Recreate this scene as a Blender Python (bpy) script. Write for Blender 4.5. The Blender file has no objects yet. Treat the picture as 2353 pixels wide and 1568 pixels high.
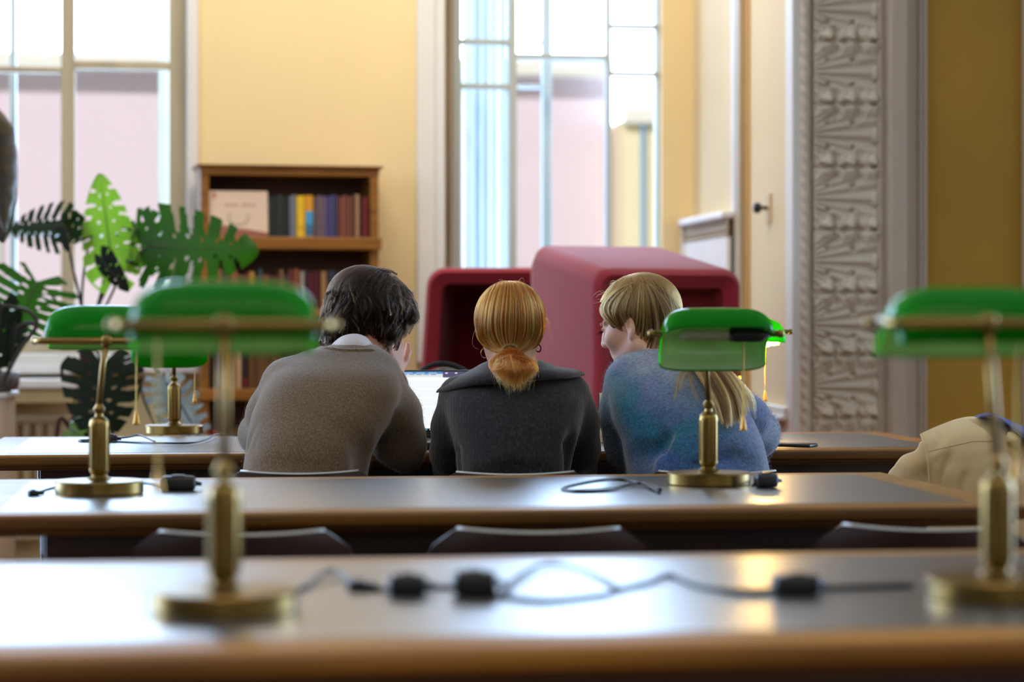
import bpy, bmesh, math, random
import numpy as np
from mathutils import Vector, Matrix, Euler
random.seed(7); rng = np.random.default_rng(7)
PI = math.pi
scene = bpy.context.scene
COL = scene.collection
F, U, HC = 5556.0, 735.0, 1.105          # focal length in pixels, horizon row, camera height

def W(px, py, d):
    return np.array([(px-1176.5)/F*d, d, HC-(py-U)/F*d])
def V(px, py, d): return Vector(W(px, py, d))
def lin(c):
    c = [x/255.0 for x in c]
    return tuple(x/12.92 if x <= .04045 else ((x+.055)/1.055)**2.4 for x in c)

# ------------------------------------------------------------------ materials
MATS = {}
def new_mat(name):
    m = bpy.data.materials.new(name); m.use_nodes = True
    nt = m.node_tree; nt.nodes.clear()
    out = nt.nodes.new('ShaderNodeOutputMaterial')
    return m, nt, out
def N(nt, typ, **kw):
    n = nt.nodes.new(typ)
    for k, v in kw.items():
        if k in n.inputs: n.inputs[k].default_value = v
        else: setattr(n, k, v)
    return n
def L(nt, a, b): nt.links.new(a, b)
def mat(name, rgb, rough=.5, metal=0.0, var=0.0, vscale=(8,8,8), bump=0.0, bscale=None, rgb2=None, spec=.5, coat=0.0, detail=6, sheen=0.0, emit=None, estr=0.0, transl=0.0, tcol=None, rvar=0.0):
    """Principled surface with a noise-driven tint (object coordinates) and optional bump."""
    if name in MATS: return MATS[name]
    m, nt, out = new_mat(name)
    p = N(nt, 'ShaderNodeBsdfPrincipled')
    c = lin(rgb); p.inputs['Base Color'].default_value = (*c, 1)
    p.inputs['Roughness'].default_value = rough; p.inputs['Metallic'].default_value = metal
    p.inputs['Specular IOR Level'].default_value = spec
    p.inputs['Coat Weight'].default_value = coat; p.inputs['Coat Roughness'].default_value = .08
    if sheen: p.inputs['Sheen Weight'].default_value = sheen; p.inputs['Sheen Roughness'].default_value = .5
    if emit is not None:
        p.inputs['Emission Color'].default_value = (*lin(emit), 1); p.inputs['Emission Strength'].default_value = estr
    tc = N(nt, 'ShaderNodeTexCoord'); mp = N(nt, 'ShaderNodeMapping'); mp.inputs['Scale'].default_value = vscale
    L(nt, tc.outputs['Object'], mp.inputs['Vector'])
    nz = N(nt, 'ShaderNodeTexNoise'); nz.inputs['Scale'].default_value = 1.0; nz.inputs['Detail'].default_value = detail
    L(nt, mp.outputs['Vector'], nz.inputs['Vector'])
    if var or rgb2:
        r = N(nt, 'ShaderNodeValToRGB')
        c2 = lin(rgb2) if rgb2 else tuple(x*(1-var) for x in c)
        r.color_ramp.elements[0].position = .34; r.color_ramp.elements[1].position = .66
        r.color_ramp.elements[0].color = (*c2, 1); r.color_ramp.elements[1].color = (*c, 1)
        L(nt, nz.outputs['Fac'], r.inputs['Fac']); L(nt, r.outputs['Color'], p.inputs['Base Color'])
    if rvar:
        mr = N(nt, 'ShaderNodeMapRange'); mr.inputs['To Min'].default_value = rough-rvar; mr.inputs['To Max'].default_value = rough+rvar
        L(nt, nz.outputs['Fac'], mr.inputs['Value']); L(nt, mr.outputs['Result'], p.inputs['Roughness'])
    if bump:
        b = N(nt, 'ShaderNodeBump'); b.inputs['Strength'].default_value = bump; b.inputs['Distance'].default_value = .004
        if bscale:
            m2 = N(nt, 'ShaderNodeMapping'); m2.inputs['Scale'].default_value = bscale
            L(nt, tc.outputs['Object'], m2.inputs['Vector'])
            n2 = N(nt, 'ShaderNodeTexNoise'); n2.inputs['Scale'].default_value = 1.0; n2.inputs['Detail'].default_value = 4
            L(nt, m2.outputs['Vector'], n2.inputs['Vector']); L(nt, n2.outputs['Fac'], b.inputs['Height'])
        else: L(nt, nz.outputs['Fac'], b.inputs['Height'])
        L(nt, b.outputs['Normal'], p.inputs['Normal'])
    if transl:
        t = N(nt, 'ShaderNodeBsdfTranslucent'); t.inputs['Color'].default_value = (*lin(tcol or rgb), 1)
        mx = N(nt, 'ShaderNodeMixShader'); mx.inputs[0].default_value = transl
        L(nt, p.outputs[0], mx.inputs[1]); L(nt, t.outputs[0], mx.inputs[2]); L(nt, mx.outputs[0], out.inputs['Surface'])
    else: L(nt, p.outputs[0], out.inputs['Surface'])
    MATS[name] = m; return m

def hair_mat(name, rgb, rough=.32, rand=.25, ior=1.5):
    m, nt, out = new_mat(name)
    h = N(nt, 'ShaderNodeBsdfHairPrincipled'); h.parametrization = 'COLOR'
    h.inputs['Color'].default_value = (*lin(rgb), 1); h.inputs['Roughness'].default_value = rough
    h.inputs['Radial Roughness'].default_value = .45; h.inputs['IOR'].default_value = ior
    
    if 'Random Color' in h.inputs: h.inputs['Random Color'].default_value = rand
    L(nt, h.outputs[0], out.inputs['Surface']); MATS[name] = m; return m
def emit_mat(name, rgb, s):
    m, nt, out = new_mat(name)
    e = N(nt, 'ShaderNodeEmission'); e.inputs['Color'].default_value = (*lin(rgb), 1); e.inputs['Strength'].default_value = s
    L(nt, e.outputs[0], out.inputs['Surface']); MATS[name] = m; return m
def glass_mat():
    m, nt, out = new_mat('window_glass')
    t = N(nt, 'ShaderNodeBsdfTransparent'); g = N(nt, 'ShaderNodeBsdfGlossy'); g.inputs['Roughness'].default_value = .02
    fr = N(nt, 'ShaderNodeFresnel'); fr.inputs['IOR'].default_value = 1.25
    mx = N(nt, 'ShaderNodeMixShader'); L(nt, fr.outputs[0], mx.inputs[0]); L(nt, t.outputs[0], mx.inputs[1]); L(nt, g.outputs[0], mx.inputs[2])
    L(nt, mx.outputs[0], out.inputs['Surface']); MATS['glass'] = m; return m

# ------------------------------------------------------------------ mesh helpers
def mesh_obj(name, verts, faces, m, parent=None, smooth=False, mats=None, fmat=None):
    me = bpy.data.meshes.new(name)
    if isinstance(verts, np.ndarray): verts = verts.tolist()
    if isinstance(faces, np.ndarray): faces = faces.tolist()
    me.from_pydata(verts, [], faces); me.update()
    for mm in (mats or [m]): me.materials.append(mm)
    if fmat is not None: me.polygons.foreach_set('material_index', fmat)
    if smooth: me.polygons.foreach_set('use_smooth', [True]*len(me.polygons))
    o = bpy.data.objects.new(name, me); COL.objects.link(o)
    if parent: o.parent = parent
    return o
class MB:
    """Collects shapes that make up ONE part."""
    def __init__(s): s.v = []; s.f = []; s.fm = []; s.cur = 0
    def add(s, vs, fs, M=None):
        b = len(s.v)
        for v in vs:
            v = Vector(v); s.v.append(tuple(M @ v) if M is not None else tuple(v))
        for f in fs: s.f.append([i+b for i in f]); s.fm.append(s.cur)
        return s
    def box(s, lo, hi, M=None):
        (x0,y0,z0),(x1,y1,z1) = lo, hi
        vs = [(x0,y0,z0),(x1,y0,z0),(x1,y1,z0),(x0,y1,z0),(x0,y0,z1),(x1,y0,z1),(x1,y1,z1),(x0,y1,z1)]
        return s.add(vs, [(0,3,2,1),(4,5,6,7),(0,1,5,4),(1,2,6,5),(2,3,7,6),(3,0,4,7)], M)
    def rbox(s, lo, hi, r=.005, seg=2, M=None):
        bm = bmesh.new(); c = [(a+b)/2 for a, b in zip(lo, hi)]; d = [b-a for a, b in zip(lo, hi)]
        bmesh.ops.create_cube(bm, size=1, matrix=Matrix.Translation(c) @ Matrix.Diagonal((*d, 1)))
        bmesh.ops.bevel(bm, geom=bm.edges[:], offset=r, segments=seg, affect='EDGES', profile=.5)
        bm.verts.index_update()
        s.add([v.co for v in bm.verts], [[v.index for v in f.verts] for f in bm.faces], M); bm.free(); return s
    def lathe(s, prof, n=32, M=None, cap=True):
        vs = []; fs = []
        for r, z in prof:
            for k in range(n): a = 2*PI*k/n; vs.append((r*math.cos(a), r*math.sin(a), z))
        for i in range(len(prof)-1):
            for k in range(n): fs.append((i*n+k, i*n+(k+1)%n, (i+1)*n+(k+1)%n, (i+1)*n+k))
        if cap: fs.append(tuple(range(n-1, -1, -1))); fs.append(tuple((len(prof)-1)*n+k for k in range(n)))
        return s.add(vs, fs, M)
    def tube(s, pts, r, n=10, M=None, closed=False):
        pts = [Vector(p) for p in pts]; rs = r if isinstance(r, (list, tuple)) else [r]*len(pts)
        vs = []; fs = []; up = Vector((0,0,1)); pt = None
        for i, p in enumerate(pts):
            t = (pts[min(i+1, len(pts)-1)]-pts[max(i-1, 0)]).normalized()
            a = up if abs(t.dot(up)) < .95 else Vector((1,0,0))
            if pt is None: x = t.cross(a).normalized()
            else:
                x = (pt - t*pt.dot(t)); x = x.normalized() if x.length > 1e-6 else t.cross(a).normalized()
            pt = x; y = t.cross(x)
            for k in range(n): q = 2*PI*k/n; vs.append(p+(x*math.cos(q)+y*math.sin(q))*rs[i])
        for i in range(len(pts)-1):
            for k in range(n): fs.append((i*n+k, i*n+(k+1)%n, (i+1)*n+(k+1)%n, (i+1)*n+k))
        fs.append(tuple(range(n-1, -1, -1))); fs.append(tuple((len(pts)-1)*n+k for k in range(n)))
        return s.add(vs, fs, M)
    def prism(s, poly, h0, h1, axis='z', M=None):
        n = len(poly); mk = {'z': lambda a, b, h: (a, b, h), 'y': lambda a, b, h: (a, h, b), 'x': lambda a, b, h: (h, a, b)}[axis]
        vs = [mk(a, b, h0) for a, b in poly]+[mk(a, b, h1) for a, b in poly]
        fs = [tuple(range(n-1, -1, -1)), tuple(range(n, 2*n))]+[(i, (i+1) % n, n+(i+1) % n, n+i) for i in range(n)]
        return s.add(vs, fs, M)
    def grid(s, P, M=None):
        nu, nv = len(P), len(P[0])
        return s.add([p for row in P for p in row], [(i*nv+j, (i+1)*nv+j, (i+1)*nv+j+1, i*nv+j+1) for i in range(nu-1) for j in range(nv-1)], M)
    def build(s, name, m, parent=None, smooth=False, bevel=0.0, mats=None, auto=None):
        o = mesh_obj(name, s.v, s.f, m, parent, smooth, mats, s.fm if mats else None)
        if bevel:
            b = o.modifiers.new('bevel', 'BEVEL'); b.width = bevel; b.segments = 2; b.limit_method = 'ANGLE'
        if auto is not None:
            o.data.polygons.foreach_set('use_smooth', [True]*len(o.data.polygons))
            bm = bmesh.new(); bm.from_mesh(o.data)
            for e in bm.edges:
                if len(e.link_faces) == 2 and e.calc_face_angle(0) > auto: e.smooth = False
            bm.to_mesh(o.data); bm.free()
        return o
def empty(name, loc=(0,0,0), rz=0):
    o = bpy.data.objects.new(name, None); COL.objects.link(o); o.location = loc; o.rotation_euler = (0,0,rz); o.empty_display_size = .1
    return o
def tag(o, label=None, cat=None, group=None, kind=None):
    if label: o['label'] = label
    if cat: o['category'] = cat
    if group: o['group'] = group
    if kind: o['kind'] = kind
    return o
def copy_tree(o, parent=None):
    c = o.copy(); COL.objects.link(c); c.parent = parent
    for ch in list(o.children): copy_tree(ch, c)
    return c
def catmull(pts, n=12):
    P = [np.array(p, float) for p in pts]; P = [2*P[0]-P[1]]+P+[2*P[-1]-P[-2]]; out = []
    for i in range(1, len(P)-2):
        for k in range(n):
            t = k/n; a, b, c, d = P[i-1:i+3]
            out.append(.5*((2*b)+(-a+c)*t+(2*a-5*b+4*c-d)*t*t+(-a+3*b-3*c+d)*t**3))
    out.append(P[-2]); return out

# ------------------------------------------------------------------ signed-distance modelling (one continuous skin per body)
class Field:
    def __init__(s, lo, hi, h):
        s.lo = np.array(lo, float); s.h = h
        s.n = np.ceil((np.array(hi)-s.lo)/h).astype(int)+1
        s.d = np.full(s.n, 1.0, np.float32)
    def _blk(s, lo, hi):
        a = np.clip(np.floor((lo-s.lo)/s.h).astype(int), 0, s.n-1); b = np.clip(np.ceil((hi-s.lo)/s.h).astype(int)+1, 1, s.n)
        ax = [ (s.lo[i]+s.h*np.arange(a[i], b[i])).astype(np.float32) for i in range(3)]
        return tuple(slice(a[i], b[i]) for i in range(3)), ax[0][:,None,None], ax[1][None,:,None], ax[2][None,None,:]
    def op(s, fn, lo, hi, k, sub=False):
        m = k*1.5+2*s.h
        sl, X, Y, Z = s._blk(np.array(lo)-m, np.array(hi)+m)
        if 0 in s.d[sl].shape: return
        dn = fn(X, Y, Z); do = s.d[sl]
        if sub: dn = -dn; do = -do; dn, do = -dn, -do   # handled below
        if not sub:
            h = np.maximum(k-np.abs(dn-do), 0)/max(k, 1e-6)
            s.d[sl] = np.minimum(dn, do)-h*h*k*.25
        else:
            a = do; b = -dn
            h = np.maximum(k-np.abs(a-b), 0)/max(k, 1e-6)
            s.d[sl] = np.maximum(a, b)+h*h*k*.25
    def cap(s, a, b, ra, rb=None, k=.02, sub=False, fl=None):
        a = np.array(a, float); b = np.array(b, float); rb = ra if rb is None else rb; ba = b-a; L2 = max(ba@ba, 1e-9)
        R = max(ra, rb)
        def fn(X, Y, Z):
            px, py, pz = X-a[0], Y-a[1], Z-a[2]
            t = np.clip((px*ba[0]+py*ba[1]+pz*ba[2])/L2, 0, 1)
            return np.sqrt((px-t*ba[0])**2+(py-t*ba[1])**2+(pz-t*ba[2])**2)-(ra+(rb-ra)*t)
        s.op(fn, np.minimum(a, b)-R, np.maximum(a, b)+R, k, sub)
    def chain(s, pts, rs, k=.02, sub=False):
        for i in range(len(pts)-1): s.cap(pts[i], pts[i+1], rs[i], rs[i+1], k, sub)
    def ell(s, c, r, M=None, k=.02, sub=False):
        c = np.array(c, float); r = np.array(r, float); R = np.eye(3) if M is None else np.array(M)   # columns = local axes
        e = np.sqrt(((R*r)**2).sum(1))
        def fn(X, Y, Z):
            p = (X-c[0], Y-c[1], Z-c[2])
            q = [p[0]*R[0,i]+p[1]*R[1,i]+p[2]*R[2,i] for i in range(3)]
            k0 = np.sqrt(sum((q[i]/r[i])**2 for i in range(3))); k1 = np.sqrt(sum((q[i]/r[i]**2)**2 for i in range(3)))
            return k0*(k0-1)/np.maximum(k1, 1e-5)
        s.op(fn, c-e, c+e, k, sub)
    def loft(s, rows, k=.02, ex=2.3):
        """rows (py, left px, right px, depth, half depth): a trunk that follows those widths."""
        T = []
        for py, l, r, d, b in rows:
            z = HC-(py-U)/F*d; T.append((z, ((l+r)/2-1176.5)/F*d, (r-l)/2/F*d, d, b))
        T = np.array(sorted(T)); z0, z1 = T[0,0], T[-1,0]
        zs = np.linspace(z0, z1, 300); I = [np.interp(zs, T[:,0], T[:,i]) for i in range(1,5)]
        ker = np.hanning(9)[1:-1]; ker /= ker.sum()
        I = [np.convolve(np.pad(a, 3, mode='edge'), ker, 'valid') for a in I]
        k2 = np.hanning(43)[1:-1]; k2 /= k2.sum()
        for i_ in (2, 3): I[i_] = np.convolve(np.pad(I[i_], 20, mode='reflect', reflect_type='odd'), k2, 'valid')
        lo = np.array([(I[0]-I[1]).min(), (I[2]-I[3]).min(), z0]); hi = np.array([(I[0]+I[1]).max(), (I[2]+I[3]).max(), z1])
        def fn(X, Y, Z):
            z = np.clip(Z, z0, z1); cx, a, cy, b = [np.interp(z.ravel(), zs, q).reshape(z.shape).astype(np.float32) for q in I]
            r = (np.abs((X-cx)/a)**ex+np.abs((Y-cy)/b)**ex)**(1/ex)
            return np.maximum(np.maximum((r-1)*np.minimum(a, b), (Z-z1)), z0-Z)
        s.op(fn, lo, hi, k)
    def noise(s, amp, sc, seed=0):
        r = np.random.default_rng(seed); X, Y, Z = [(s.lo[i]+s.h*np.arange(s.n[i])).astype(np.float32) for i in range(3)]
        X = X[:,None,None]; Y = Y[None,:,None]; Z = Z[None,None,:]; t = np.zeros(s.n, np.float32)
        for _ in range(7):
            w = r.normal(size=3); w = w/np.linalg.norm(w)*sc*r.uniform(.6, 1.6); t += np.sin(X*w[0]+Y*w[1]+Z*w[2]+r.uniform(0, 6.28)).astype(np.float32)
        s.d += amp*t/2.6
    def mesh(s):
        d = s.d; ins = d < 0
        c = np.zeros(s.n-1, np.int8); n = s.n
        for i in (0,1):
            for j in (0,1):
                for k in (0,1): c += ins[i:n[0]-1+i, j:n[1]-1+j, k:n[2]-1+k]
        act = (c > 0) & (c < 8); idx = np.argwhere(act)
        vid = np.full(act.shape, -1, np.int64); vid[act] = np.arange(len(idx))
        acc = np.zeros((len(idx), 3)); cnt = np.zeros(len(idx))
        co = [(i,j,k) for i in (0,1) for j in (0,1) for k in (0,1)]
        val = {q: d[idx[:,0]+q[0], idx[:,1]+q[1], idx[:,2]+q[2]] for q in co}
        for q in co:
            for ax in range(3):
                if q[ax] == 0:
                    q2 = tuple(q[i]+(i == ax) for i in range(3)); a, b = val[q], val[q2]; m = (a < 0) != (b < 0)
                    t = np.where(m, a/np.where(np.abs(a-b) < 1e-9, 1e-9, a-b), 0)
                    p = np.tile(np.array(q, float), (len(idx), 1)); p[:,ax] += t
                    acc[m] += p[m]; cnt[m] += 1
        P = s.lo+s.h*(idx+acc/np.maximum(cnt, 1)[:,None])
        Q = []
        for ax in range(3):
            o1, o2 = [(1,2),(2,0),(0,1)][ax]
            sl0 = [slice(None)]*3; sl1 = [slice(None)]*3; sl0[ax] = slice(0, -1); sl1[ax] = slice(1, None)
            e = ins[tuple(sl0)] != ins[tuple(sl1)]; E = np.argwhere(e)
            ok = (E[:,o1] > 0) & (E[:,o2] > 0) & (E[:,o1] < n[o1]-1) & (E[:,o2] < n[o2]-1); E = E[ok]
            fl = ins[tuple(sl0)][E[:,0], E[:,1], E[:,2]]
            def g(a, b):
                q = E.copy(); q[:,o1] += a; q[:,o2] += b; return vid[q[:,0], q[:,1], q[:,2]]
            quad = np.stack([g(-1,-1), g(0,-1), g(0,0), g(-1,0)], 1)
            quad[~fl] = quad[~fl][:, ::-1]; Q.append(quad)
        return P, np.concatenate(Q)
    def build(s, name, m, parent=None, it=2):
        P, Q = s.mesh()
        for _ in range(it):                                   # light Laplacian smoothing
            A = np.zeros_like(P); c = np.zeros(len(P))
            for a in range(4):
                i, j = Q[:,a], Q[:,(a+1)%4]
                np.add.at(A, i, P[j]); np.add.at(c, i, 1)
                np.add.at(A, j, P[i]); np.add.at(c, j, 1)
            P = .5*P+.5*A/np.maximum(c, 1)[:,None]
        return fast_mesh(name, P, Q, m, parent)
def fast_mesh(name, P, Q, m, parent=None):
    me = bpy.data.meshes.new(name); me.vertices.add(len(P)); me.vertices.foreach_set('co', np.asarray(P, np.float32).ravel())
    me.loops.add(len(Q)*4); me.loops.foreach_set('vertex_index', Q.astype(np.int32).ravel())
    me.polygons.add(len(Q)); me.polygons.foreach_set('loop_start', np.arange(0, len(Q)*4, 4, dtype=np.int32))
    me.update(calc_edges=True); me.validate()
    me.polygons.foreach_set('use_smooth', np.ones(len(me.polygons), bool)); me.materials.append(m)
    o = bpy.data.objects.new(name, me); COL.objects.link(o)
    if parent: o.parent = parent
    return o
def strands(name, paths, r, m, parent=None, tip=.35):
    """paths (k, n, 3): one hair Curves object."""
    hc = bpy.data.hair_curves.new(name); k, n, _ = paths.shape
    hc.add_curves([n]*k)
    hc.attributes['position'].data.foreach_set('vector', paths.astype(np.float32).ravel())
    at = hc.attributes.get('radius') or hc.attributes.new('radius', 'FLOAT', 'POINT')
    rr = np.tile(np.linspace(1, tip, n), (k, 1))*(r if np.isscalar(r) else np.asarray(r)[:,None])
    at.data.foreach_set('value', rr.astype(np.float32).ravel())
    hc.materials.append(m); o = bpy.data.objects.new(name, hc); COL.objects.link(o)
    if parent: o.parent = parent
    return o
def fuzz(name, obj, count, length, r, m, parent, seed=1, zmin=-9, keep=None):
    me = obj.data; nv = len(me.vertices); P = np.empty(nv*3, np.float32); me.vertices.foreach_get('co', P); P = P.reshape(-1,3)
    Nn = np.empty(nv*3, np.float32); me.vertices.foreach_get('normal', Nn); Nn = Nn.reshape(-1,3)
    g = np.random.default_rng(seed); ok = np.where((P[:,2] > zmin) & (Nn[:,1] < .5))[0]; i = g.choice(ok, count)
    p = P[i]+g.normal(size=(count,3))*.003; nn = Nn[i]; t = g.normal(size=(count,3)); t -= nn*(t*nn).sum(1)[:,None]; t /= np.linalg.norm(t, axis=1)[:,None]
    ln = (length*g.uniform(.4, 1.3, count))[:,None]; pts = []
    for s in np.linspace(0, 1, 4): pts.append(p+nn*ln*(.75*s-.15*s*s)+t*ln*(.55*s*s+.25*s))
    o = strands(name, np.stack(pts, 1), r, m, parent); o['kind'] = 'stuff'
    return o

def FB(px0, pyb, px1, pyt, d0, d1, h):
    """field box that holds this picture window for every depth between d0 and d1"""
    c = np.array([W(a, b, d) for a in (px0, px1) for b in (pyb, pyt) for d in (d0, d1)]); return Field(c.min(0), c.max(0), h)
# ================================================================== the setting
AW = math.radians(8.0); cW, sW = math.cos(AW), math.sin(AW); YW = 11.4
FR = Matrix.Translation((0, YW, 0)) @ Matrix.Rotation(AW, 4, 'Z')     # wall frame: s along the wall, t outwards, z up
def px2s(px, t=0.0):
    p = (px-1176.5)/F; return (p*(YW+t*cW)+t*sW)/(cW-p*sW)
def wz(py, s, t=0.0): return HC-(py-U)/F*(YW+s*sW+t*cW)
def side_t(px, s):
    p = (px-1176.5)/F; return (s*cW-p*(YW+s*sW))/(p*cW+sW)
def struct(o): o['kind'] = 'structure'; o.matrix_world = FR; return o

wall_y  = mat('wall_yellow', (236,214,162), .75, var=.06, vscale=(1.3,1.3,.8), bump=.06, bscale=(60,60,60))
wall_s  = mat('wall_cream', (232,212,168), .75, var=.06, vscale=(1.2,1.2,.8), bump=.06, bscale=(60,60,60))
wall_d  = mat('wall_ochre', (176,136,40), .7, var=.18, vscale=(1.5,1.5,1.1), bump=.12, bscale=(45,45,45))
white_p = mat('white_paint', (226,226,224), .5, var=.05, vscale=(4,4,2))
old_p   = mat('aged_cream_paint', (190,178,150), .55, var=.22, vscale=(9,9,1.2), bump=.15, bscale=(40,40,8))
brown_p = mat('worn_frame_paint', (158,136,104), .6, rgb2=(120,96,62), vscale=(14,14,2), bump=.2, bscale=(50,50,10))
blue_w  = mat('pale_blue_reveal', (206,220,228), .6, var=.12, vscale=(5,5,1.0))
stone   = mat('plaster_grey', (206,198,180), .62, var=.1, vscale=(3,3,3), bump=.12, bscale=(70,70,70))
stone2  = mat('plaster_warm_grey', (192,180,164), .6, var=.08, vscale=(3,3,2), bump=.1, bscale=(60,60,60))
glass   = glass_mat(); bar_p = mat('backlit_bar_shade', (186,194,192), .6, var=.12, vscale=(9,9,2))  # white window bars greyed in the base colour for their backlit side

S_COR = px2s(1590)                        # corner with the side wall of the bay
T_PIL = side_t(1829, S_COR)               # face of the pilaster wall
w1r = px2s(431); w1l = w1r-1.62
w2l, w2r = px2s(1021), px2s(1521)
ZS, ZT, HT = .95, 3.75, 4.6
b = MB()
for lo, hi in (((-5.5,0,0),(w1l,.2,HT)), ((w1r,0,0),(w2l,.2,HT)), ((w2r,0,0),(S_COR+.6,.2,HT)),
               ((w1l,0,0),(w1r,.2,ZS-.09)), ((w2l,0,0),(w2r,.2,ZS-.09)), ((w1l,0,ZT),(w1r,.2,HT)), ((w2l,0,ZT),(w2r,.2,HT))): b.box(lo, hi)
struct(b.build('wall_back', wall_y))
b = MB(); b.box((S_COR, T_PIL+.02, 0), (S_COR+.5, 0, HT)); struct(b.build('wall_bay_side', wall_s))
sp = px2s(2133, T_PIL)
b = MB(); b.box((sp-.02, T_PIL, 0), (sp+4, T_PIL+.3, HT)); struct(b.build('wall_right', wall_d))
fl = mat('parquet', (120,82,48), .35, rgb2=(88,56,30), vscale=(1.5,14,1), coat=.3)
b = MB(); b.box((-7,-13,-.1), (6,.6,0)); struct(b.build('floor', fl))
b = MB(); b.box((-7,-13,HT), (6,.6,HT+.1)); struct(b.build('ceiling', mat('ceiling_white', (235,228,212), .8, var=.04)))
# dado ledge and skirting along the bay side wall
b = MB()
b.rbox((S_COR-.035, T_PIL+.05, wz(948, S_COR, -1.4)), (S_COR, -.02, wz(926, S_COR, -1.4)), .006)
b.rbox((S_COR-.05, T_PIL+.05, wz(956, S_COR, -1.4)), (S_COR, -.02, wz(946, S_COR, -1.4)), .004)
struct(b.build('trim_1', white_p))
b = MB(); b.rbox((w1r, -.025, 0), (w2l, 0, .16), .006); b.rbox((-5.5, -.025, 0), (w1l, 0, .16), .006); struct(b.build('baseboard_back', white_p))
# white and ochre vertical mouldings on the bay side wall
t0, t1, t2, t3, t4 = [side_t(x, S_COR) for x in (1686, 1701, 1714, 1722, 1724)]
b = MB(); b.rbox((S_COR-.012, t1, 0), (S_COR+.05, t0, HT), .004); struct(b.build('trim_2', white_p))
b = MB(); b.rbox((S_COR-.03, t2, 0), (S_COR+.05, t1, HT), .006); b.rbox((S_COR-.02, t2+.03, 0), (S_COR+.05, t1+.03, HT), .006); struct(b.build('trim_3', old_p))
b = MB(); b.rbox((S_COR-.008, t4, 0), (S_COR+.05, t2, HT), .003); struct(b.build('trim_4', mat('ochre_line', (196,150,62), .6, var=.1)))
ta, tb = side_t(1815, S_COR), side_t(1829, S_COR)
b = MB(); b.rbox((S_COR-.02, tb-.02, 0), (S_COR+.05, ta, HT), .006); struct(b.build('trim_5', white_p))

# ---- windows (inner frame, glass, outer frame standing in the thickness of the wall)
def bars(b, vs, hs, t, dep):
    for s0, s1, z0, z1 in vs: b.rbox((s0, t-dep/2, z0), (s1, t+dep/2, z1), .004)
    for s0, s1, z0, z1 in hs: b.rbox((s0, t-dep/2, z0), (s1, t+dep/2, z1), .004)
def window(name, l, r, stiles, rails, glass_t, sill_out, frame_m, ostiles, orails, casing):
    root = empty(name); root['kind'] = 'structure'; root.matrix_world = FR
    b = MB(); bars(b, [(a, c, ZS, ZT) for a, c in stiles], rails, .10, .07); b.build('frame', frame_m, root)
    b = MB(); bars(b, [(a, c, ZS, ZT) for a, c in ostiles], orails, .36, .05); b.build('outer_frame', MATS['pale_blue_reveal'], root)
    b = MB(); b.box((l, glass_t, ZS), (r, glass_t+.003, ZT)); b.build('pane', glass, root)
    b = MB(); b.rbox((l-.05, -sill_out, ZS-.09), (r+.05, .5, ZS-.05), .008); b.rbox((l-.02, -sill_out*.5, ZS-.05), (r+.02, .5, ZS), .006); b.build('sill', white_p, root)
    b = MB()
    for s0, s1 in casing: b.rbox((s0, -.035, ZS-.05), (s1, .09, ZT+.12), .01)
    b.build('casing', white_p, root)
    return root
s = px2s
z150 = wz(146, s(280)); z156 = wz(156, s(60))
window('window_1', w1l, w1r, [(s(388), w1r), (s(139), s(171)), (w1l, w1l+.08)],
       [(s(171), s(388), z150-.018, z150+.018), (w1l, s(139), z156-.013, z156+.013), (w1l, w1r, ZT-.07, ZT), (w1l, w1r, ZS, ZS+.07)],
       .09, .16, old_p, [(s(364, .36), s(388, .36)), (s(122, .36)-.2, s(122, .36)-.17), (w1l, w1l+.05)], [(w1l, w1r, ZS, ZS+.06), (w1l, w1r, ZS+.55, ZS+.58)], [(w1r-.005, s(456))])
zz = lambda y, x: wz(y, s(x))
window('window_2', w2l, w2r, [(s(1041), s(1064)), (s(1174), s(1192)), (s(1400), s(1411)), (s(1516), w2r)],
       [(s(1064), s(1176), zz(92,1120)-.013, zz(92,1120)+.013), (s(1064), s(1176), zz(195,1120)-.013, zz(195,1120)+.013),
        (s(1190), s(1402), zz(126,1300)-.012, zz(126,1300)+.012), (s(1410), w2r, zz(56,1460)-.011, zz(56,1460)+.011), (s(1410), w2r, zz(166,1460)-.011, zz(166,1460)+.011),
        (w2l, w2r, ZT-.07, ZT), (w2l, w2r, ZS, ZS+.07)],
       .09, .14, bar_p, [(s(1245,.36), s(1266,.36)), (s(1064,.36), s(1085,.36))],
       [(s(1190,.36), s(1245,.36), wz(98,.2,.36)-.008, wz(98,.2,.36)+.008), (s(1190,.36), s(1245,.36), wz(200,.2,.36)-.008, wz(200,.2,.36)+.008), (s(1266,.36), s(1385,.36), wz(143,.2,.36)-.008, wz(143,.2,.36)+.008)],
       [(s(957), s(1000)), (s(1000), s(1022))])
b = MB(); b.rbox((s(1022), .02, ZS), (s(1041), .12, ZT), .004); b.rbox((s(1030), -.01, ZS), (s(1036), .06, ZT), .003); struct(b.build('trim_6', brown_p))
# splayed, pale blue outer reveal of window 2 with its fluted moulding
P = []
prof = [(0,.40),(.05,.42),(.07,.46),(.10,.455),(.115,.50),(.15,.50),(.165,.54),(.20,.55),(.23,.60),(.26,.60)]
b = MB(); sl = s(1066,.4)
for (a0, q0), (a1, q1) in zip(prof[:-1], prof[1:]):
    b.add([(sl+a0*.92, q0, ZS), (sl+a1*.92, q1, ZS), (sl+a1*.92, q1, ZT), (sl+a0*.92, q0, ZT)], [(0,1,2,3)])
struct(b.build('trim_7', blue_w))

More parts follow.
